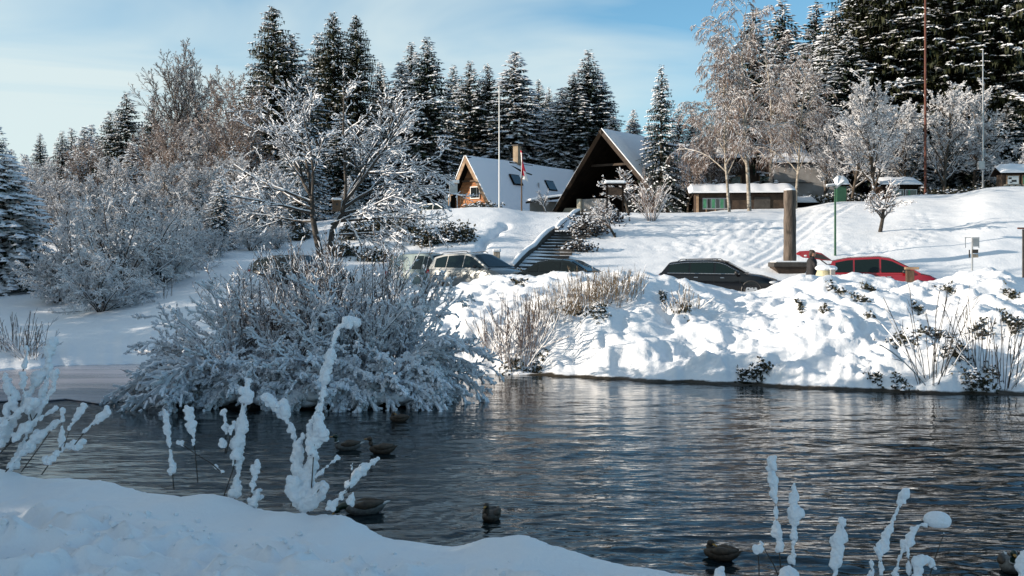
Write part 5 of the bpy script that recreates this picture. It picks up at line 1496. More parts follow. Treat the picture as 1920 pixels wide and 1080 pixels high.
h3b = hut('pale_outbuilding', 1500, 90, 5.0, 4, 3.6, -.06, 'pale blue-grey building behind the wooden column and the right birch', 'building', (.3, .5), M_plaster_grey, z=7.3)
MB().box((-1.0, -2.04, 2.0), (3.0, .05, .06)).build('ledge', M_slab, h3b)
h4 = hut('notice_hut', 1680, 76, 2.5, 1.6, 1.35, .04, 'small dark hut with two framed notice windows and a snowy roof', 'hut', (.22, .28), M_wood_dark, z=6.85)
for k, gx_ in enumerate((-.18, .72)):
    w_ = MB().box((gx_, -.83, .78), (.80, .05, .58)).build('window', M_white, h4); MB().box((gx_, -.865, .78), (.72, .03, .50)).build('pane', M_glass, w_)
    if k: MB().box((gx_ - .15, -.885, .80), (.12, .015, .42)).build('notice', M_greenlit, w_)
    else:
        MB().box((gx_ + .12, -.885, .82), (.16, .015, .3)).build('notice', M_metal, w_)
MB().box((-.95, -.83, .75), (.10, .05, .75)).build('post', M_metal, h4)
MB().box((.5, -.84, .15), (.06, .05, .3)).build('post', M_wood_edge, h4)
h5 = hut('notice_shelter', 1925, 72, 3.3, 1.6, 1.15, -.12, 'stone-based shelter with framed posters at the right edge, snow on its roof', 'shelter', (.3, .35), M_wood_deep, z=7.55)
for k in range(3):
    gx_ = -1.12 + k * .95
    w_ = MB().box((gx_, -.83, .72), (.82, .06, .68)).build('frame', M_wood_edge, h5)
    MB().box((gx_, -.87, .72), (.68, .03, .54)).build('poster', (M_white, M_greenlit, M_white)[k], w_)
    if k == 0:
        for (a_, b_, c_, d_) in ((-.2, .12, .2, .12), (.05, -.05, .3, .14), (-.14, -.14, .16, .06)):
            MB().box((gx_ + a_, -.888, .72 + b_), (c_, .008, d_)).build('picture', M_slab, w_)
for k in range(26):
    gx_ = -1.55 + (k % 9) * .38 + .1 * (k // 9 % 2); gz_ = .04 + (k // 9) * .17
    MB().ell((gx_, -.86, gz_), (.19, .13, .10), 7, 5, 0, .12, random.Random(k)).build('stone', M_stone, h5)
h6 = hut('green_cabin', 1576, 74, .62, .6, 1.35, 0, 'narrow green cabin with a pointed snowy roof behind the lamp post', 'cabin', (.14, .3), M_green, z=6.75)
MB().box((.34, 0, .65), (.04, .5, 1.2)).build('door', M_wood_edge, h6)

# ------------------------------------------------------------------ poles, masts, flag, signs
def pole(name, px, top, D, r0, r1, mat, label, cat, base=None, n=8):
    x = (px - 960) / F * D
    zb = (ground(x, D) if base is None else Zp(base, D)) - .1
    root = empty(name, (x, D, zb), 0, label, cat)
    MB().tube([(0, 0, 0), (0, 0, Zp(top, D) - zb)], [r0, r1], n).build('shaft', mat, root, smooth=40)
    return root, Zp(top, D) - zb
r, h = pole('flagpole', 936, 163, 70, .045, .03, M_white, 'tall thin white mast standing before the brown chalet', 'mast')
MB().ell((0, 0, h + .03), (.05, .05, .06), 8, 6).build('finial', M_white, r)
r, h = pole('flag_staff', 978, 282, 71, .05, .035, M_wood_mid, 'shorter flagstaff carrying a limp red and white flag', 'flagpole')
def flag():
    vs = []; fs = []; mats = []; n = 14; m = 7; H_ = 1.75
    for i in range(n + 1):
        t = i / n
        for j in range(m + 1):
            s = j / m; w = .42 * (.35 + .65 * t)
            x = -.06 + s * w * .55 + .05 * math.sin(t * 3 + s * 5); y = -.06 - .10 * math.sin(s * 9 + t * 2) * (.5 + t)
            vs.append((x + .18 * t * s, y, -t * H_ - .35 * s * (1 - .3 * t)))
    for i in range(n):
        for j in range(m):
            fs.append((i * (m + 1) + j, i * (m + 1) + j + 1, (i + 1) * (m + 1) + j + 1, (i + 1) * (m + 1) + j)); mats.append(1 if (j < 1 and i > 0) or i > n - 3 or (j > 4 and i > 8) else 0)
    me = bpy.data.meshes.new('flag'); me.from_pydata([(a, b, c + h) for a, b, c in vs], [], fs)
    me.materials.append(M_red); me.materials.append(M_white)
    me.polygons.foreach_set('material_index', mats); me.polygons.foreach_set('use_smooth', [True] * len(mats))
    return me
fl = link_mesh('flag', flag()); fl.location = r.location; so = fl.modifiers.new('t', 'SOLIDIFY'); so.thickness = .02
tag(fl, 'limp red and white flag hanging from the shorter flagstaff', 'flag')
pole('tall_mast', 1735, -30, 78, .10, .075, M_rust, 'rust-coloured tall mast rising in front of the forest and out of the picture', 'mast')
r, h = pole('lamp_mast', 1843, 94, 73, .07, .035, M_metal, 'thin pale grey mast before the forest at the right', 'mast')
MB().box((-.18, -.1, 1.7), (.42, .25, .55)).build('junction_box', M_metal, r, bevel=.02)
MB().box((0, -.02, h * .86), (.10, .10, .12)).build('clamp', M_metal, r)
r, h = pole('lamp_post', 1566, 352, 52, .055, .045, M_green, 'green lamp post with two snow-topped lamp heads above the red car', 'street lamp')
for sg, (dx, dz, w) in ((-1, (-.22, .10, .42)), (1, (.22, .16, .46))):
    a_ = MB().tube([(0, 0, h - .1), (dx * .6, 0, h + .04)], .02, 6).build('arm', M_metal, r)
    hd = MB().box((dx, 0, h + dz * .9), (w, .26, .07), 0, 0, -.12 if sg < 0 else -.62).build('lamp_head', M_metal, r, bevel=.015)
    MB().box((dx, 0, h + dz * .9 + .065), (w * .95, .24, .06), 0, 0, -.12 if sg < 0 else -.62).build('snow', M_snow, hd, bevel=.02)
r, h = pole('green_post', 784, 352, 74, .05, .05, M_green, 'thin green post at the left edge of the terrace before the dark conifers', 'post')
# white shelter on legs
def stilt():
    x = (850 - 960) / F * 76; root = empty('white_tower_box', (x, 76, ground(x, 76) - .05), .1, 'small white box on four thin legs with a snow cap beside the brown chalet', 'box')
    for a_ in (-.24, .24):
        for b_ in (-.2, .2): MB().tube([(a_ * 1.15, b_ * 1.15, 0), (a_, b_, 1.15)], .03, 6).build('leg', M_white, root)
    MB().box((0, 0, 1.48), (.56, .5, .72)).build('box', M_metal, root, bevel=.02)
    MB().box((0, 0, 1.93), (.78, .7, .10), 0, 0, -.1).build('roof', M_white, root)
    MB().box((0, 0, 2.02), (.80, .72, .12), 0, 0, -.1).build('roof_snow', M_snow, root, bevel=.05)
    MB().box((0, 0, .55), (.34, .3, 1.0)).build('panel', M_wood_dark, root)
stilt()
x = (837 - 960) / F * 75; r = empty('white_post', (x, 75, ground(x, 75) - .05), 0, 'short thick whitish post left of the box on legs', 'post'); MB().tube([(0, 0, 0), (0, 0, .92)], .13, 9).build('shaft', M_metal, r, smooth=40); MB().ell((0, 0, .93), (.14, .14, .08), 9, 5).build('snow', M_snow, r)
x = (868 - 960) / F * 75; r = empty('drying_frame', (x, 75, ground(x, 75) - .05), 0, 'light wooden rack standing before the brown gable', 'rack')
for dx in (-.2, 0, .2): MB().tube([(dx, 0, 0), (dx * .8, 0, 1.1 + (.3 if dx == 0 else 0))], .022, 6).build('upright', M_wood_edge, r)
for zz in (.45, .8): MB().tube([(-.24, 0, zz), (.24, 0, zz)], .02, 6).build('rail', M_wood_edge, r)
# snow-capped board by the stairs
x = (1153 - 960) / F * 58; r = empty('notice_board', (x, 58, Zp(392, 58)), 0, 'small notice board on posts under a thick cap of snow by the stairs', 'notice board')
for dx in (-.42, .42): MB().box((dx, 0, .55), (.08, .08, 1.5)).build('post', M_wood_dark, r)
MB().box((0, 0, .95), (.95, .06, .42)).build('board', M_wood_deep, r)
MB().box((0, 0, 1.30), (1.15, .5, .06)).build('roof', M_wood_dark, r); MB().box((0, 0, 1.42), (1.1, .48, .18)).build('roof_snow', M_snow, r, bevel=.07)
# road sign seen from behind, right bank
x = (1823 - 960) / F * 41.5; r = empty('road_sign', (x, 41.5, 1.6), .0, 'grey metal sign post with an open frame and small plates on the right bank', 'sign')
MB().tube([(0, 0, 0), (0, 0, Zp(445, 41.5) - 1.6)], .032, 8).build('post', M_metal, r)
hh = Zp(445, 41.5) - 1.6
for dx in (-.25, .26): MB().box((dx, .02, hh - .20), (.025, .02, .40)).build('frame_bar', M_metal, r)
MB().box((0, .02, hh - .01), (.54, .02, .025)).build('frame_bar', M_metal, r)
MB().box((.12, -.03, hh - .19), (.20, .02, .32)).build('plate', M_metal, r)
MB().box((.09, -.05, hh - .53), (.22, .03, .14)).build('plate', M_slab, r)
MB().box((.09, -.05, hh - .70), (.22, .03, .13)).build('plate', M_stone, r)
MB().box((-.1, .02, hh - .62), (.04, .03, .3)).build('bracket', M_slab, r)
x = (1919 - 960) / F * 40.5; r = empty('dark_post', (x, 40.5, 1.6), 0, 'dark post with a red-brown bracket cut by the right edge', 'post')
MB().box((0, 0, (Zp(430, 40.5) - 1.6) / 2), (.07, .07, Zp(430, 40.5) - 1.6)).build('shaft', M_slab, r); MB().box((-.06, 0, Zp(428, 40.5) - 1.6), (.30, .08, .06)).build('bracket', M_rust, r)
# wooden column on a slab
x = (1481 - 960) / F * 49.6; zb = Zp(506, 49.6)
r = empty('wooden_column', (x, 49.6, zb), 0, 'weathered tree-trunk column with a snow cap on a dark slab', 'column')
MB().add([(-.45, -.4, -.35), (.45, -.4, -.35), (.45, .4, -.35), (-.45, .4, -.35), (-.82, -.5, .14), (.72, -.5, .14), (.72, .5, .14), (-.82, .5, .14)], [(0, 3, 2, 1), (4, 5, 6, 7), (0, 1, 5, 4), (1, 2, 6, 5), (2, 3, 7, 6), (3, 0, 4, 7)]).build('pedestal', M_wood_deep, r)
MB().box((-.05, 0, .24), (1.62, 1.15, .20)).build('slab', M_slab, r, bevel=.02)
sn = MB().box((-.02, 0, .37), (1.5, 1.05, .07)).build('slab_snow', M_snow, r, bevel=.03)
H_ = Zp(357, 49.6) - zb
pts = [(0, 0, .3 + (H_ - .3) * k / 12) for k in range(13)]
rng_ = random.Random(3)
MB().tube(pts, [.285 + .010 * math.sin(k * 1.3) + rng_.uniform(-.008, .008) - .014 * k / 12 for k in range(13)], 22).build('shaft', M_columnwood, r, smooth=60)
link_mesh('snow_cap', MB().ell((0, 0, H_ + .0), (.265, .265, .10), 16, 8).mesh('snow_cap', M_snow, 80), r)
# wooden post by the red car, pale boulder and concrete post behind the crest
x = (1706 - 960) / F * 39.0; r = empty('wooden_post', (x, 39.0, 1.9), -.2, 'short squared brown wooden post by the nose of the red car', 'post')
MB().box((0, 0, .28), (.26, .30, 1.0)).build('shaft', M_wood_mid, r, bevel=.01); MB().box((.06, 0, Zp(503, 39) - 1.9), (.46, .36, .09)).build('cap', M_wood_edge, r, bevel=.01)
x = (1547 - 960) / F * 40; r = empty('pale_boulder', (x, 40, 1.75), 0, 'rounded pale boulder capped with snow behind the person', 'boulder')
link_mesh('stone', MB().ell((0, 0, .42), (.42, .36, .62), 14, 9, 0, .06, random.Random(2)).mesh('stone', plain('pale_stone', (.38, .34, .20), .8, (.62, .58, .42), 3, .5, 10), 70), r)
link_mesh('snow', blob_mesh('boulder_snow', [((.0, 0, 1.0), (.38, .32, .13)), ((.2, 0, .99), (.26, .24, .12))], M_snow, .03, .03), r)
x = (1561 - 960) / F * 39.6; r = empty('concrete_post', (x, 39.6, 1.8), 0, 'grey concrete post beside the pale boulder', 'post'); MB().box((0, 0, .4), (.16, .16, 1.0)).build('shaft', M_plaster_grey, r, bevel=.01); MB().box((0, 0, .93), (.19, .19, .07)).build('snow', M_snow, r, bevel=.03)

# ------------------------------------------------------------------ stairs up the slope
def stairs():
    fl = [((1004, 505), 50.0), ((1075, 437), 58.0), ((1112, 400), 66.0)]
    W3 = []
    for (px, py), D in fl:
        x = (px - 960) / F * D; W3.append(Vector((x, D, max(ground(x, D) + .05, Zp(py, D) - .1))))
    root = empty('outdoor_stairs', W3[0], 0, 'outdoor stairs in two flights climbing the slope, a line of snow on every dark step', 'stairs')
    B = W3[0]
    for fi, (p, q, n, w) in enumerate(((W3[0], W3[1], 13, 1.9), (W3[1] + Vector((0, .7, 0)), W3[2], 12, 1.5))):
        d = q - p
        for k in range(n):
            t = k / (n - 1); c = p + d * t - B
            s_ = MB().box((c.x, c.y + .1, c.z - .12), (w, d.y / n + .1, .30), -.12).build('step', M_slab, root)
            MB().box((c.x, c.y + .26, c.z - .012), (w * .95, d.y / n * .35, .05), -.12).build('snow', M_snow, s_, bevel=.018)
        for sg in (-1,):
            o = Vector((sg * (w / 2 + .12), 0, 0)); mb = MB(); pts = []
            for k in range(7):
                t = k / 6; c = p + d * t - B + o; c.z += .22 + .10 * (1 if k % 3 else 0); pts.append(c)
            for k in range(6):
                a_, b_ = pts[k] - Vector((.1, 0, 0)), pts[k + 1] - Vector((.1, 0, 0)); mb.prism([a_ - UZ * .6, b_ - UZ * .6, b_, a_], (.2, 0, 0))
            mb.build('side_wall', M_slab, root)
            MB().tube([q_ + UZ * .03 for q_ in pts], [.12, .15, .13, .15, .14, .15, .12], 8, .7).build('wall_snow', M_snow, root, smooth=60)
    lp_ = MB().box((-1.75, -.9, .25), (.30, .34, 1.2)).build('pillar', M_stone, root, bevel=.03)
    MB().box((-1.75, -.9, .9), (.38, .42, .16)).build('snow', M_snow, lp_, bevel=.06)
stairs()

# ------------------------------------------------------------------ cars
M_tyre = plain('tyre', (.02, .02, .02), .9); M_rim = plain('rim', (.55, .56, .58), .3, metal=.8)
M_black = plain('black_trim', (.012, .012, .013), .5); M_lens = plain('lamp_glass', (.55, .57, .6), .08, spec=1); M_redlens = plain('red_lens', (.45, .01, .01), .15)
M_chrome = plain('chrome', (.6, .6, .6), .15, metal=1.0)
def car(name, label, loc, heading, paint, kind='estate', rails=True, gate=False, tilt=0.0, glass=None, sc=1.0):
    """+x is forward; heading in radians"""
    root = empty(name, loc, heading, label, 'car', None)
    root.rotation_euler = (0, tilt, heading)
    if sc != 1: root.scale = (sc,) * 3
    Lh = 2.35
    G = {  # greenhouse outline x,z ; hood line ; deck line
        'estate': dict(belt=.93, roof=[(-2.12, .95), (-1.80, 1.36), (-1.2, 1.44), (-.2, 1.47), (.28, 1.43), (1.18, .97)], hood=[(1.0, .98), (1.7, .90), (2.2, .74), (2.38, .55)], tail=[(-2.2, .95), (-2.36, .78), (-2.36, .45)]),
        'mpv': dict(belt=.98, roof=[(-1.98, 1.0), (-1.78, 1.45), (-1.2, 1.57), (-.1, 1.62), (.35, 1.56), (1.45, 1.0)], hood=[(1.25, 1.02), (1.8, .90), (2.12, .74), (2.25, .5)], tail=[(-2.05, 1.0), (-2.2, .8), (-2.22, .45)]),
        'saloon': dict(belt=.90, roof=[(-1.75, .92), (-1.05, 1.34), (-.5, 1.42), (0, 1.42), (.3, 1.38), (1.15, .93)], hood=[(1.0, .95), (1.7, .87), (2.15, .72), (2.3, .5)], tail=[(-1.8, .95), (-2.2, .92), (-2.32, .5)]),
        'van': dict(belt=1.0, roof=[(-2.1, 1.02), (-2.02, 1.60), (-1.4, 1.68), (0, 1.70), (.5, 1.64), (1.30, 1.02)], hood=[(1.2, 1.04), (1.8, .95), (2.1, .78), (2.2, .5)], tail=[(-2.12, 1.0), (-2.2, .8), (-2.2, .45)])}[kind]
    bz = G['belt']; wB = .90
    # lower shell: cross sections along the length
    xs = sorted(set([p[0] for p in G['tail']] + [-1.9, -1.4, -1.0, -.5, 0, .5, .9] + [p[0] for p in G['hood']]))
    top = sorted([(p[0], p[1]) for p in G['tail']] + [(-1.9, bz), (.9, bz)] + [(p[0], p[1]) for p in G['hood']])
    mb = MB(); rings = []
    for x in xs:
        zt = float(np.interp(x, [p[0] for p in top], [p[1] for p in top])); 
        e_ = 1 - .30 * max(0, (abs(x) - 1.75) / .6) ** 2
        w = wB * e_; zl = .20 + .10 * max(0, (abs(x) - 1.9) / .45)
        half = [(0, zl), (w * .86, zl), (w * .97, zl + .12), (w, .5), (w * .985, zt - .14), (w * .93, zt - .02), (w * .78, zt + .015), (0, zt + .035)]
        rings.append([(x, y, z) for y, z in half] + [(x, -y, z) for y, z in half[::-1][1:-1]])
    n = len(rings[0]); vs = [p for r_ in rings for p in r_]; fs = []
    for i in range(len(rings) - 1):
        for k in range(n): fs.append((i * n + k, i * n + (k + 1) % n, (i + 1) * n + (k + 1) % n, (i + 1) * n + k))
    fs += [tuple(range(n))[::-1], tuple(range((len(rings) - 1) * n, len(rings) * n))]
    mb.add(vs, fs); mb.build('body', paint, root, smooth=38)
    # greenhouse
    yz = lambda z: wB * .95 - (z - bz) * .38
    rf = G['roof']; fine = []
    for i in range(len(rf) - 1):
        for k in range(3): fine.append(tuple(rf[i][j] + (rf[i + 1][j] - rf[i][j]) * k / 3 for j in (0, 1)))
    fine.append(rf[-1])
    vs = []; fs = []
    for (x, z) in fine:
        c = z + .05 * min(1, (z - bz) / .45)
        for f in (-1, -.9, -.5, 0, .5, .9, 1): vs.append((x, f * yz(z), z + (c - z) * (1 - f * f)))
    for i in range(len(fine) - 1):
        for k in range(6): fs.append((i * 7 + k, (i + 1) * 7 + k, (i + 1) * 7 + k + 1, i * 7 + k + 1))
    b = len(vs)
    for f in (1, -1):
        vs += [(x, f * (wB * .95), bz - .03) for (x, z) in fine]
    nf = len(fine)
    for i in range(nf - 1):
        fs.append((i * 7 + 6, (i + 1) * 7 + 6, b + i + 1, b + i)); fs.append((i * 7, (i + 1) * 7, b + nf + i + 1, b + nf + i))
    roofm = MB().add(vs, fs).build('roof', paint, root, smooth=35)
    gl = glass or M_glass_green
    top_at = lambda x: float(np.interp(x, [p[0] for p in rf], [p[1] for p in rf]))
    lo = bz + .045
    def side(xa, xb, name='side_window'):
        for sg in (-1, 1):
            n_ = 6; up_ = []; dn_ = []
            for k in range(n_ + 1):
                x = xa + (xb - xa) * k / n_
                zt = min(top_at(x) - .075, 9)
                if zt > lo + .02: up_.append((x, zt)); dn_.append((x, lo))
            poly = dn_ + up_[::-1]
            pts_ = [(x, sg * (yz(z) + .004), z) for x, z in poly]
            MB().prism(pts_, (0, sg * .010, 0)).build(name, gl, root)
    x0, x1 = rf[0][0] + .32, rf[-1][0] - .26
    if kind == 'van': side(x0 + 1.3, .1); side(.18, x1)
    else: side(x0, -1.02, 'quarter_window'); side(-.95, -.06); side(.02, x1)
    # bright or dark trim above the windows
    if kind == 'estate':
        for sg in (-1, 1):
            pts_ = [(x, sg * (yz(top_at(x) - .055) + .018), top_at(x) - .055) for x in np.linspace(x0, x1, 12)] 
            MB().tube(pts_ + [], .011, 5).build('window_trim', M_chrome, root)
            MB().tube([(x0 - .06, sg * (yz(lo) + .016), lo - .01), (x1 + .04, sg * (yz(lo) + .016), lo - .01)], .011, 5).build('window_trim', M_chrome, root)
    # windscreen and rear window
    def screen(pa, pb, nm, inset=.10):
        (xa, za), (xb, zb_) = pa, pb
        d = Vector((xb - xa, 0, zb_ - za)); n_ = Vector((-d.z, 0, d.x)).normalized(); n_ = n_ if n_.x * (1 if xb > 0 else -1) > 0 else -n_
        q = []
        for t, f in ((.08, 1), (.08, .5), (.08, 0), (.08, -.5), (.08, -1), (.93, -1), (.93, -.5), (.93, 0), (.93, .5), (.93, 1)):
            x = xa + (xb - xa) * t; z = za + (zb_ - za) * t; w_ = yz(z) - inset
            c = .05 * min(1, (z - bz) / .45) * (1 - (f * w_ / yz(z)) ** 2)
            q.append(Vector((x, f * w_, z + c)) + n_ * .012)
        MB().prism(q, n_ * .008).build(nm, gl, root)
    screen(rf[-2], rf[-1], 'windscreen'); 
    if not gate: screen(rf[1], rf[0], 'rear_window', .14)
    # wheels
    for wx in (-1.38, 1.42):
        for sg in (-1, 1):
            w = MB().tube([(wx, sg * .70, .32), (wx, sg * .885, .32)], .325, 24).build('wheel', M_tyre, root, smooth=40)
            MB().tube([(wx, sg * .80, .32), (wx, sg * .893, .32)], .225, 20).build('rim', M_rim, w, smooth=40)
            hb = MB()
            for k in range(7):
                t = 2 * math.pi * k / 7; hb.box((wx + .14 * math.cos(t), sg * .896, .32 + .14 * math.sin(t)), (.05, .012, .055), 0, 0, -t)
            hb.build('vent_holes', M_black, w)
            ar = MB(); pts_ = [(wx + .375 * math.cos(t), sg * .895, .33 + .375 * math.sin(t)) for t in np.linspace(-.15, math.pi + .15, 14)]
            ar.tube(pts_, .028, 6).build('wheel_arch', M_black, root)
    hx, hz = G['hood'][-2]
    for sg in (-1, 1):
        MB().ell((hx - .02, sg * .60, hz - .09), (.22, .20, .075), 12, 8, 0).build('headlight', M_lens, root, smooth=60)
        MB().box((rf[0][0] - .10, sg * .74, bz - .13), (.16, .20, .16)).build('taillight', M_redlens, root, bevel=.02)
        m_ = MB().ell((.86, sg * 1.0, bz + .08), (.09, .11, .075), 10, 6).build('mirror', M_black, root, smooth=60)
        for dx in (-.72, .30): MB().box((dx, sg * .905, bz - .12), (.16, .03, .03)).build('door_handle', M_chrome if kind != 'saloon' else M_black, root)
        for dx in (-.98, -.02, .98): MB().box((dx, sg * .893, .62), (.008, .006, .50)).build('door_gap', M_black, root)
        if rails: MB().tube([(-1.5, sg * .60, top_at(-1.5) + .02), (-1.35, sg * .60, top_at(-1.35) + .09), (-.0, sg * .60, top_at(0) + .09), (.12, sg * .60, top_at(.12) + .03)], .016, 6).build('roof_rail', M_black, root)
    MB().box((G['hood'][-1][0] - .03, 0, .60), (.06, .62, .16)).build('grille', M_black, root)
    MB().box((G['hood'][-1][0] + .0, 0, .42), (.03, .50, .11)).build('number_plate', M_white, root)
    for (nm, xx_) in (('seat', .15), ('seat', -.75)):
        for sg in (-1, 1): MB().box((xx_, sg * .36, 1.02), (.14, .42, .5), 0, 0, -.15).build(nm, M_black, root, bevel=.04)
    if gate:
        hg = Vector((rf[1][0] + .02, 0, rf[1][1] + .02)); pts_ = [hg, hg + Vector((-.42, 0, .30)), hg + Vector((-.85, 0, .40)), hg + Vector((-1.25, 0, .38)), hg + Vector((-1.38, 0, .30)), hg + Vector((-1.12, 0, .12)), hg + Vector((-.85, 0, .10)), hg + Vector((-.40, 0, .02))]
        g_ = MB().prism([p + Vector((0, -.72, 0)) for p in pts_], (0, 1.44, 0)).build('tailgate', paint, root, bevel=.03)
        MB().prism([hg + Vector((-.1, -.735, .04)), hg + Vector((-.42, -.735, .25)), hg + Vector((-.84, -.735, .34)), hg + Vector((-.86, -.735, .15)), hg + Vector((-.4, -.735, .06))], (0, .012, 0)).build('glass', M_black, g_)
        for sg in (-1, 1): MB().ell(tuple(hg + Vector((-1.24, sg * .55, .28))), (.14, .19, .07), 10, 6).build('taillight', M_redlens, g_, smooth=60)
        MB().ell(tuple(hg + Vector((-1.02, -.62, .20))), (.13, .12, .07), 10, 6).build('taillight', M_lens, g_, smooth=60)
        for sg in (-1, 1): MB().tube([hg + Vector((.05, sg * .68, -.35)), hg + Vector((-.6, sg * .66, .14))], .014, 6).build('strut', M_black, root)
        MB().box((rf[0][0] + .25, 0, 1.1), (.4, 1.2, .5)).build('boot_interior', M_black, root)
    return root
P_blk = plain('black_car_paint', (.003, .0035, .005), .2, spec=.3, coat=.35)
P_sil = plain('silver_car_paint', (.20, .21, .21), .35, metal=.5, coat=.8)
P_teal = plain('pale_car_paint', (.15, .21, .21), .35, coat=.8)
P_red = plain('red_car_paint', (.22, .005, .012), .25, coat=.8)
P_grn = plain('dark_car_paint', (.005, .011, .011), .22, spec=.3, coat=.4)
def cl(px, D): return ((px - 960) / F * D)
car('estate_car', 'black estate car parked behind the sunny bank, silver trim round its windows', (cl(1346, 43.4), 43.4, 1.56), -.34, P_blk, 'estate', tilt=.01)
car('silver_car', 'silver family car with roof rails, parked left of the stairs', (cl(893, 46.2), 46.2, 1.72), -.72, P_sil, 'mpv')
car('pale_van', 'pale greenish van half hidden by twigs, left of the silver car', (cl(812, 48.5), 48.5, 1.62), -.75, P_teal, 'van', rails=False)
car('dark_saloon', 'dark car of which only the curved roof shows over the snow bank', (cl(1066, 44.6), 44.6, 1.64), -.42, P_grn, 'saloon', rails=False)
car('red_car', 'red family car parked with its tailgate raised', (cl(1650, 42.8), 42.8, 1.55), -.30, P_red, 'mpv', rails=False, gate=True)
car('dark_car', 'dark car hidden behind the island shrubs and the spreading tree', (cl(565, 47), 47, 1.78), -.5, P_grn, 'estate', rails=False)
wc = car('white_car', 'small white car under snow at the left edge of the terrace', (cl(822, 71), 71, ground(cl(822, 71), 71) - .75), -.5, M_white, 'saloon', rails=False, sc=.85)

x = cl(631, 42.6); r = empty('nest_box', (x, 42.6, Zp(397, 42.6)), .3, 'small brown nest box with a snowy lid in the fork of the spreading tree', 'nest box')
MB().box((0, 0, .22), (.30, .26, .42)).build('box', M_wood_mid, r, bevel=.01); MB().box((0, -.02, .45), (.38, .34, .04), 0, .15).build('lid', M_wood_edge, r); MB().box((0, -.02, .50), (.36, .32, .07), 0, .15).build('snow', M_snow, r, bevel=.025)
MB().tube([(0, -.128, .28), (0, -.136, .28)], .045, 12).build('hole', M_black, r)
# ------------------------------------------------------------------ person by the open tailgate
def skin_mesh(name, joints, edges, radii, mat, sub=2, root=0):
    me = bpy.data.meshes.new(name); me.from_pydata(joints, edges, [])
    o = bpy.data.objects.new(name + '_source', me); col.objects.link(o)
    sk = o.modifiers.new('skin', 'SKIN'); sk.use_smooth_shade = True
    for i, r in enumerate(radii):
        v = me.skin_vertices[0].data[i]; v.radius = r if hasattr(r, '__len__') else (r, r); v.use_root = (i == root)
    ss = o.modifiers.new('sub', 'SUBSURF'); ss.levels = sub; ss.render_levels = sub
    dg = bpy.context.evaluated_depsgraph_get()
    res = bpy.data.meshes.new_from_object(o.evaluated_get(dg))
    bpy.data.objects.remove(o); bpy.data.meshes.remove(me)
    res.name = name; res.materials.clear(); res.materials.append(mat)
    return res
M_coat = plain('black_coat', (.008, .008, .010), .85, (.018, .017, .020), 8)
M_trou = plain('dark_trousers', (.014, .015, .02), .9)
M_skin = plain('skin', (.46, .25, .17), .55)
M_hair = plain('dark_hair', (.03, .018, .012), .7)
M_boot = plain('boots', (.02, .014, .01), .6)
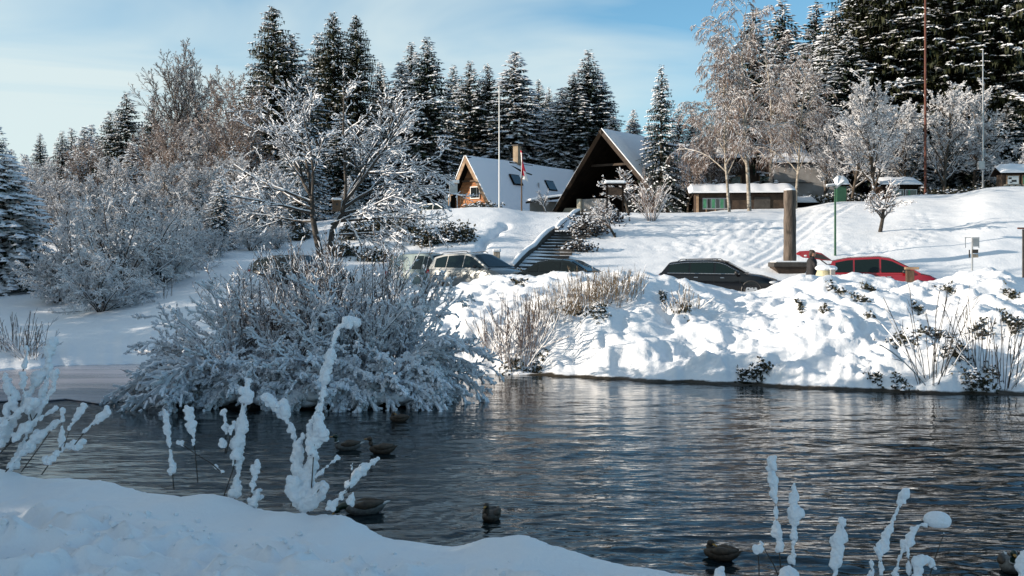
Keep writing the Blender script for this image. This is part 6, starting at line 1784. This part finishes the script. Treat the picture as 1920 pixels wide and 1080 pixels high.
def person():
    D = 41.6; x = cl(1522, D); z0 = 1.56
    s = (Zp(470, D) - z0) / 1.74
    root = empty('person', (x, D, z0), -.15, 'person in a long black coat standing at the raised tailgate', 'person', None, s)
    # faces +x (towards the car)
    J = [(0, 0, .95), (0, 0, 1.15), (.01, 0, 1.36), (.02, 0, 1.47), (.03, 0, 1.56), (.04, 0, 1.66),
         (0, .11, .90), (.03, .12, .50), (-.02, .12, .09), (.12, .13, .04),
         (0, -.11, .90), (.0, -.12, .50), (-.05, -.12, .09), (.09, -.13, .04),
         (.0, .20, 1.40), (.10, .25, 1.14), (.32, .19, 1.10), (.40, .17, 1.12),
         (.0, -.20, 1.40), (.10, -.25, 1.15), (.30, -.20, 1.05), (.38, -.18, 1.06)]
    E = [(0, 1), (1, 2), (2, 3), (3, 4), (4, 5), (0, 6), (6, 7), (7, 8), (8, 9), (0, 10), (10, 11), (11, 12), (12, 13), (2, 14), (14, 15), (15, 16), (16, 17), (2, 18), (18, 19), (19, 20), (20, 21)]
    Rr = [(.13, .16), (.12, .15), (.13, .16), (.06, .06), (.05, .055), (.07, .06), (.09, .09), (.065, .065), (.045, .045), (.035, .04), (.09, .09), (.065, .065), (.045, .045), (.035, .04),
          .07, .05, .038, .028, .07, .05, .038, .028]
    link_mesh('body', skin_mesh('person_body', J, E, Rr, M_trou), root)
    # coat: lofted, follows the torso, flares to the knee
    mb = MB()
    mb.tube([(-.02, 0, .58), (-.015, 0, .80), (0, 0, 1.0), (0, 0, 1.18), (.005, 0, 1.34), (.01, 0, 1.44), (.02, 0, 1.50)], [.29, .265, .235, .225, .235, .185, .075], 18, .78, up=(1, 0, 0))
    ct = mb.build('coat', M_coat, root, smooth=80)
    for sg in (-1, 1):
        MB().tube([(.0, sg * .19, 1.41), (.05, sg * .25, 1.27), (.10, sg * .26, 1.14), (.22, sg * .225, 1.10), (.31, sg * .195, 1.10 if sg > 0 else 1.06)], [.085, .075, .065, .055, .048], 10).build('sleeve', M_coat, root, smooth=80)
        h0 = Vector((.37, sg * .18, 1.11 if sg > 0 else 1.065))
        hm = MB().ell(tuple(h0), (.05, .022, .042), 10, 6)
        for k in range(4):
            a_ = h0 + Vector((.035, 0, .028 - .018 * k)); b_ = a_ + Vector((.045 + .006 * (k in (1, 2)), -.006 * sg, -.004)); c_ = b_ + Vector((.012, -.022 * sg, -.012))
            hm.tube([a_, b_, c_], [.010, .009, .007], 6)
        hm.tube([h0 + Vector((.0, 0, .03)), h0 + Vector((.03, -.012 * sg, .055)), h0 + Vector((.052, -.018 * sg, .055))], [.012, .010, .008], 6)
        hm.build('hand', M_skin, root, smooth=60)
        MB().ell((.05 if sg > 0 else .02, sg * .125, .045), (.15, .05, .06), 12, 6).build('boot', M_boot, root, smooth=60)
    hd = MB().ell((.045, 0, 1.635), (.098, .076, .118), 16, 10)
    hd.ell((.07, 0, 1.575), (.062, .05, .055), 12, 8)                    # jaw
    hd.tube([(.135, 0, 1.655), (.158, 0, 1.625), (.135, 0, 1.612)], [.010, .016, .012], 6)   # nose
    hd.tube([(.02, 0, 1.46), (.03, 0, 1.57)], [.055, .05], 10)           # neck
    for sg in (-1, 1): hd.ell((.04, sg * .078, 1.635), (.02, .010, .032), 8, 5)
    h_ = hd.build('head', M_skin, root, smooth=60)
    for sg in (-1, 1): MB().ell((.132, sg * .03, 1.655), (.008, .012, .008), 8, 5).build('eye', M_black, h_)
    MB().box((.138, 0, 1.585), (.01, .045, .008)).build('mouth', plain('lips', (.30, .10, .08), .5), h_)
    hr = MB().ell((.02, 0, 1.665), (.108, .088, .108), 16, 10); hr.ell((-.045, 0, 1.60), (.06, .07, .09), 12, 8); hr.ell((-.04, 0, 1.73), (.05, .05, .045), 10, 6)
    hr.build('hair', M_hair, root, smooth=60)
person()

# ------------------------------------------------------------------ ducks
M_dbody = plain('duck_brown', (.030, .020, .013), .7, (.085, .058, .038), 22); M_dhead = plain('duck_green_head', (.006, .022, .012), .35); M_dbill = plain('duck_bill', (.34, .17, .02), .45)
M_dgrey = plain('duck_grey_flank', (.07, .066, .06), .7, (.15, .145, .135), 25); M_ddark = plain('duck_dark', (.02, .015, .012), .6); M_dtail = plain('duck_white_tail', (.55, .54, .52), .7)
def duck(px, py, heading, label, drake=True, pose='up', s=1.0):
    D = CH * F / (py - HY); x = (px - 960) / F * D
    root = empty('duck', (x, D, 0), heading, label, 'duck', 'ducks on the pond', s)
    fl_ = M_dgrey if drake else M_dbody
    mb = MB().tube([(.20, 0, .065), (.17, 0, .06), (.10, 0, .05), (0, 0, .045), (-.10, 0, .05), (-.17, 0, .07), (-.225, 0, .095)], [.02, .06, .095, .105, .088, .055, .012], 16, .78)
    mb.build('body', fl_, root, smooth=80)
    for sg in (-1, 1):
        MB().tube([(.10, sg * .070, .085), (0, sg * .080, .095), (-.10, sg * .060, .100), (-.20, sg * .020, .118)], [.02, .042, .034, .008], 10, 1.2).build('wing', M_dbody, root, smooth=80)
    MB().tube([(-.18, 0, .085), (-.235, 0, .112), (-.27, 0, .118)], [.034, .022, .004], 8, .5).build('tail', M_dtail if drake else M_dbody, root, smooth=80)
    if pose == 'up':
        pts, hp, bd = [(.14, 0, .08), (.175, 0, .13), (.185, 0, .18)], (.195, 0, .215), (1, 0, -.12)
    elif pose == 'back':
        pts, hp, bd = [(.12, 0, .08), (.14, 0, .13), (.12, 0, .15)], (.11, .02, .165), (-.9, .45, -.2)
    else:
        pts, hp, bd = [(.16, 0, .08), (.22, 0, .085), (.27, 0, .06)], (.285, 0, .045), (.6, 0, -.8)
    MB().tube(pts, [.050, .036, .030], 10).build('neck', M_dhead if drake else M_dbody, root, smooth=80)
    hd = MB().ell(hp, (.046, .035, .036), 12, 8).build('head', M_dhead if drake else M_dbody, root, smooth=80)
    b = Vector(hp); d = Vector(bd).normalized()
    MB().tube([b + d * .035, b + d * .065, b + d * .095], [.018, .016, .012], 8, .6).build('bill', M_dbill, hd, smooth=60)
    for sg in (-1, 1): MB().ell(tuple(b + Vector((.018 * (1 if d.x > 0 else -1), sg * .031, .010))), (.006, .004, .006), 6, 4).build('eye', M_black, hd)
    if drake and pose == 'up': MB().tube([(.172, 0, .124), (.176, 0, .134)], [.0400, .0385], 12).build('collar', M_dtail, root)
    return root
duck(652, 843, 3.25, 'brownish duck swimming left, left one of the pair in the middle of the dark water')
duck(716, 849, 3.0, 'duck right of the pair in the middle of the dark water, head raised', False)
duck(683, 962, 3.3, 'grey-flanked drake dipping its bill at the near bank', True, 'dip', 1.15)
duck(922, 974, -1.9, 'duck facing the camera with a yellowish bill, alone in the middle water', False, 'up', .92)
duck(1352, 1047, 2.6, 'dark duck low in the frame, left of the right group of snowy stalks', False, 'back', .9)
duck(1893, 1068, -1.8, 'duck with an orange bill near the bottom right corner', True, 'up', .95)
duck(748, 790, 2.9, 'dark duck resting in the shadow just off the island', False, 'back', .9)
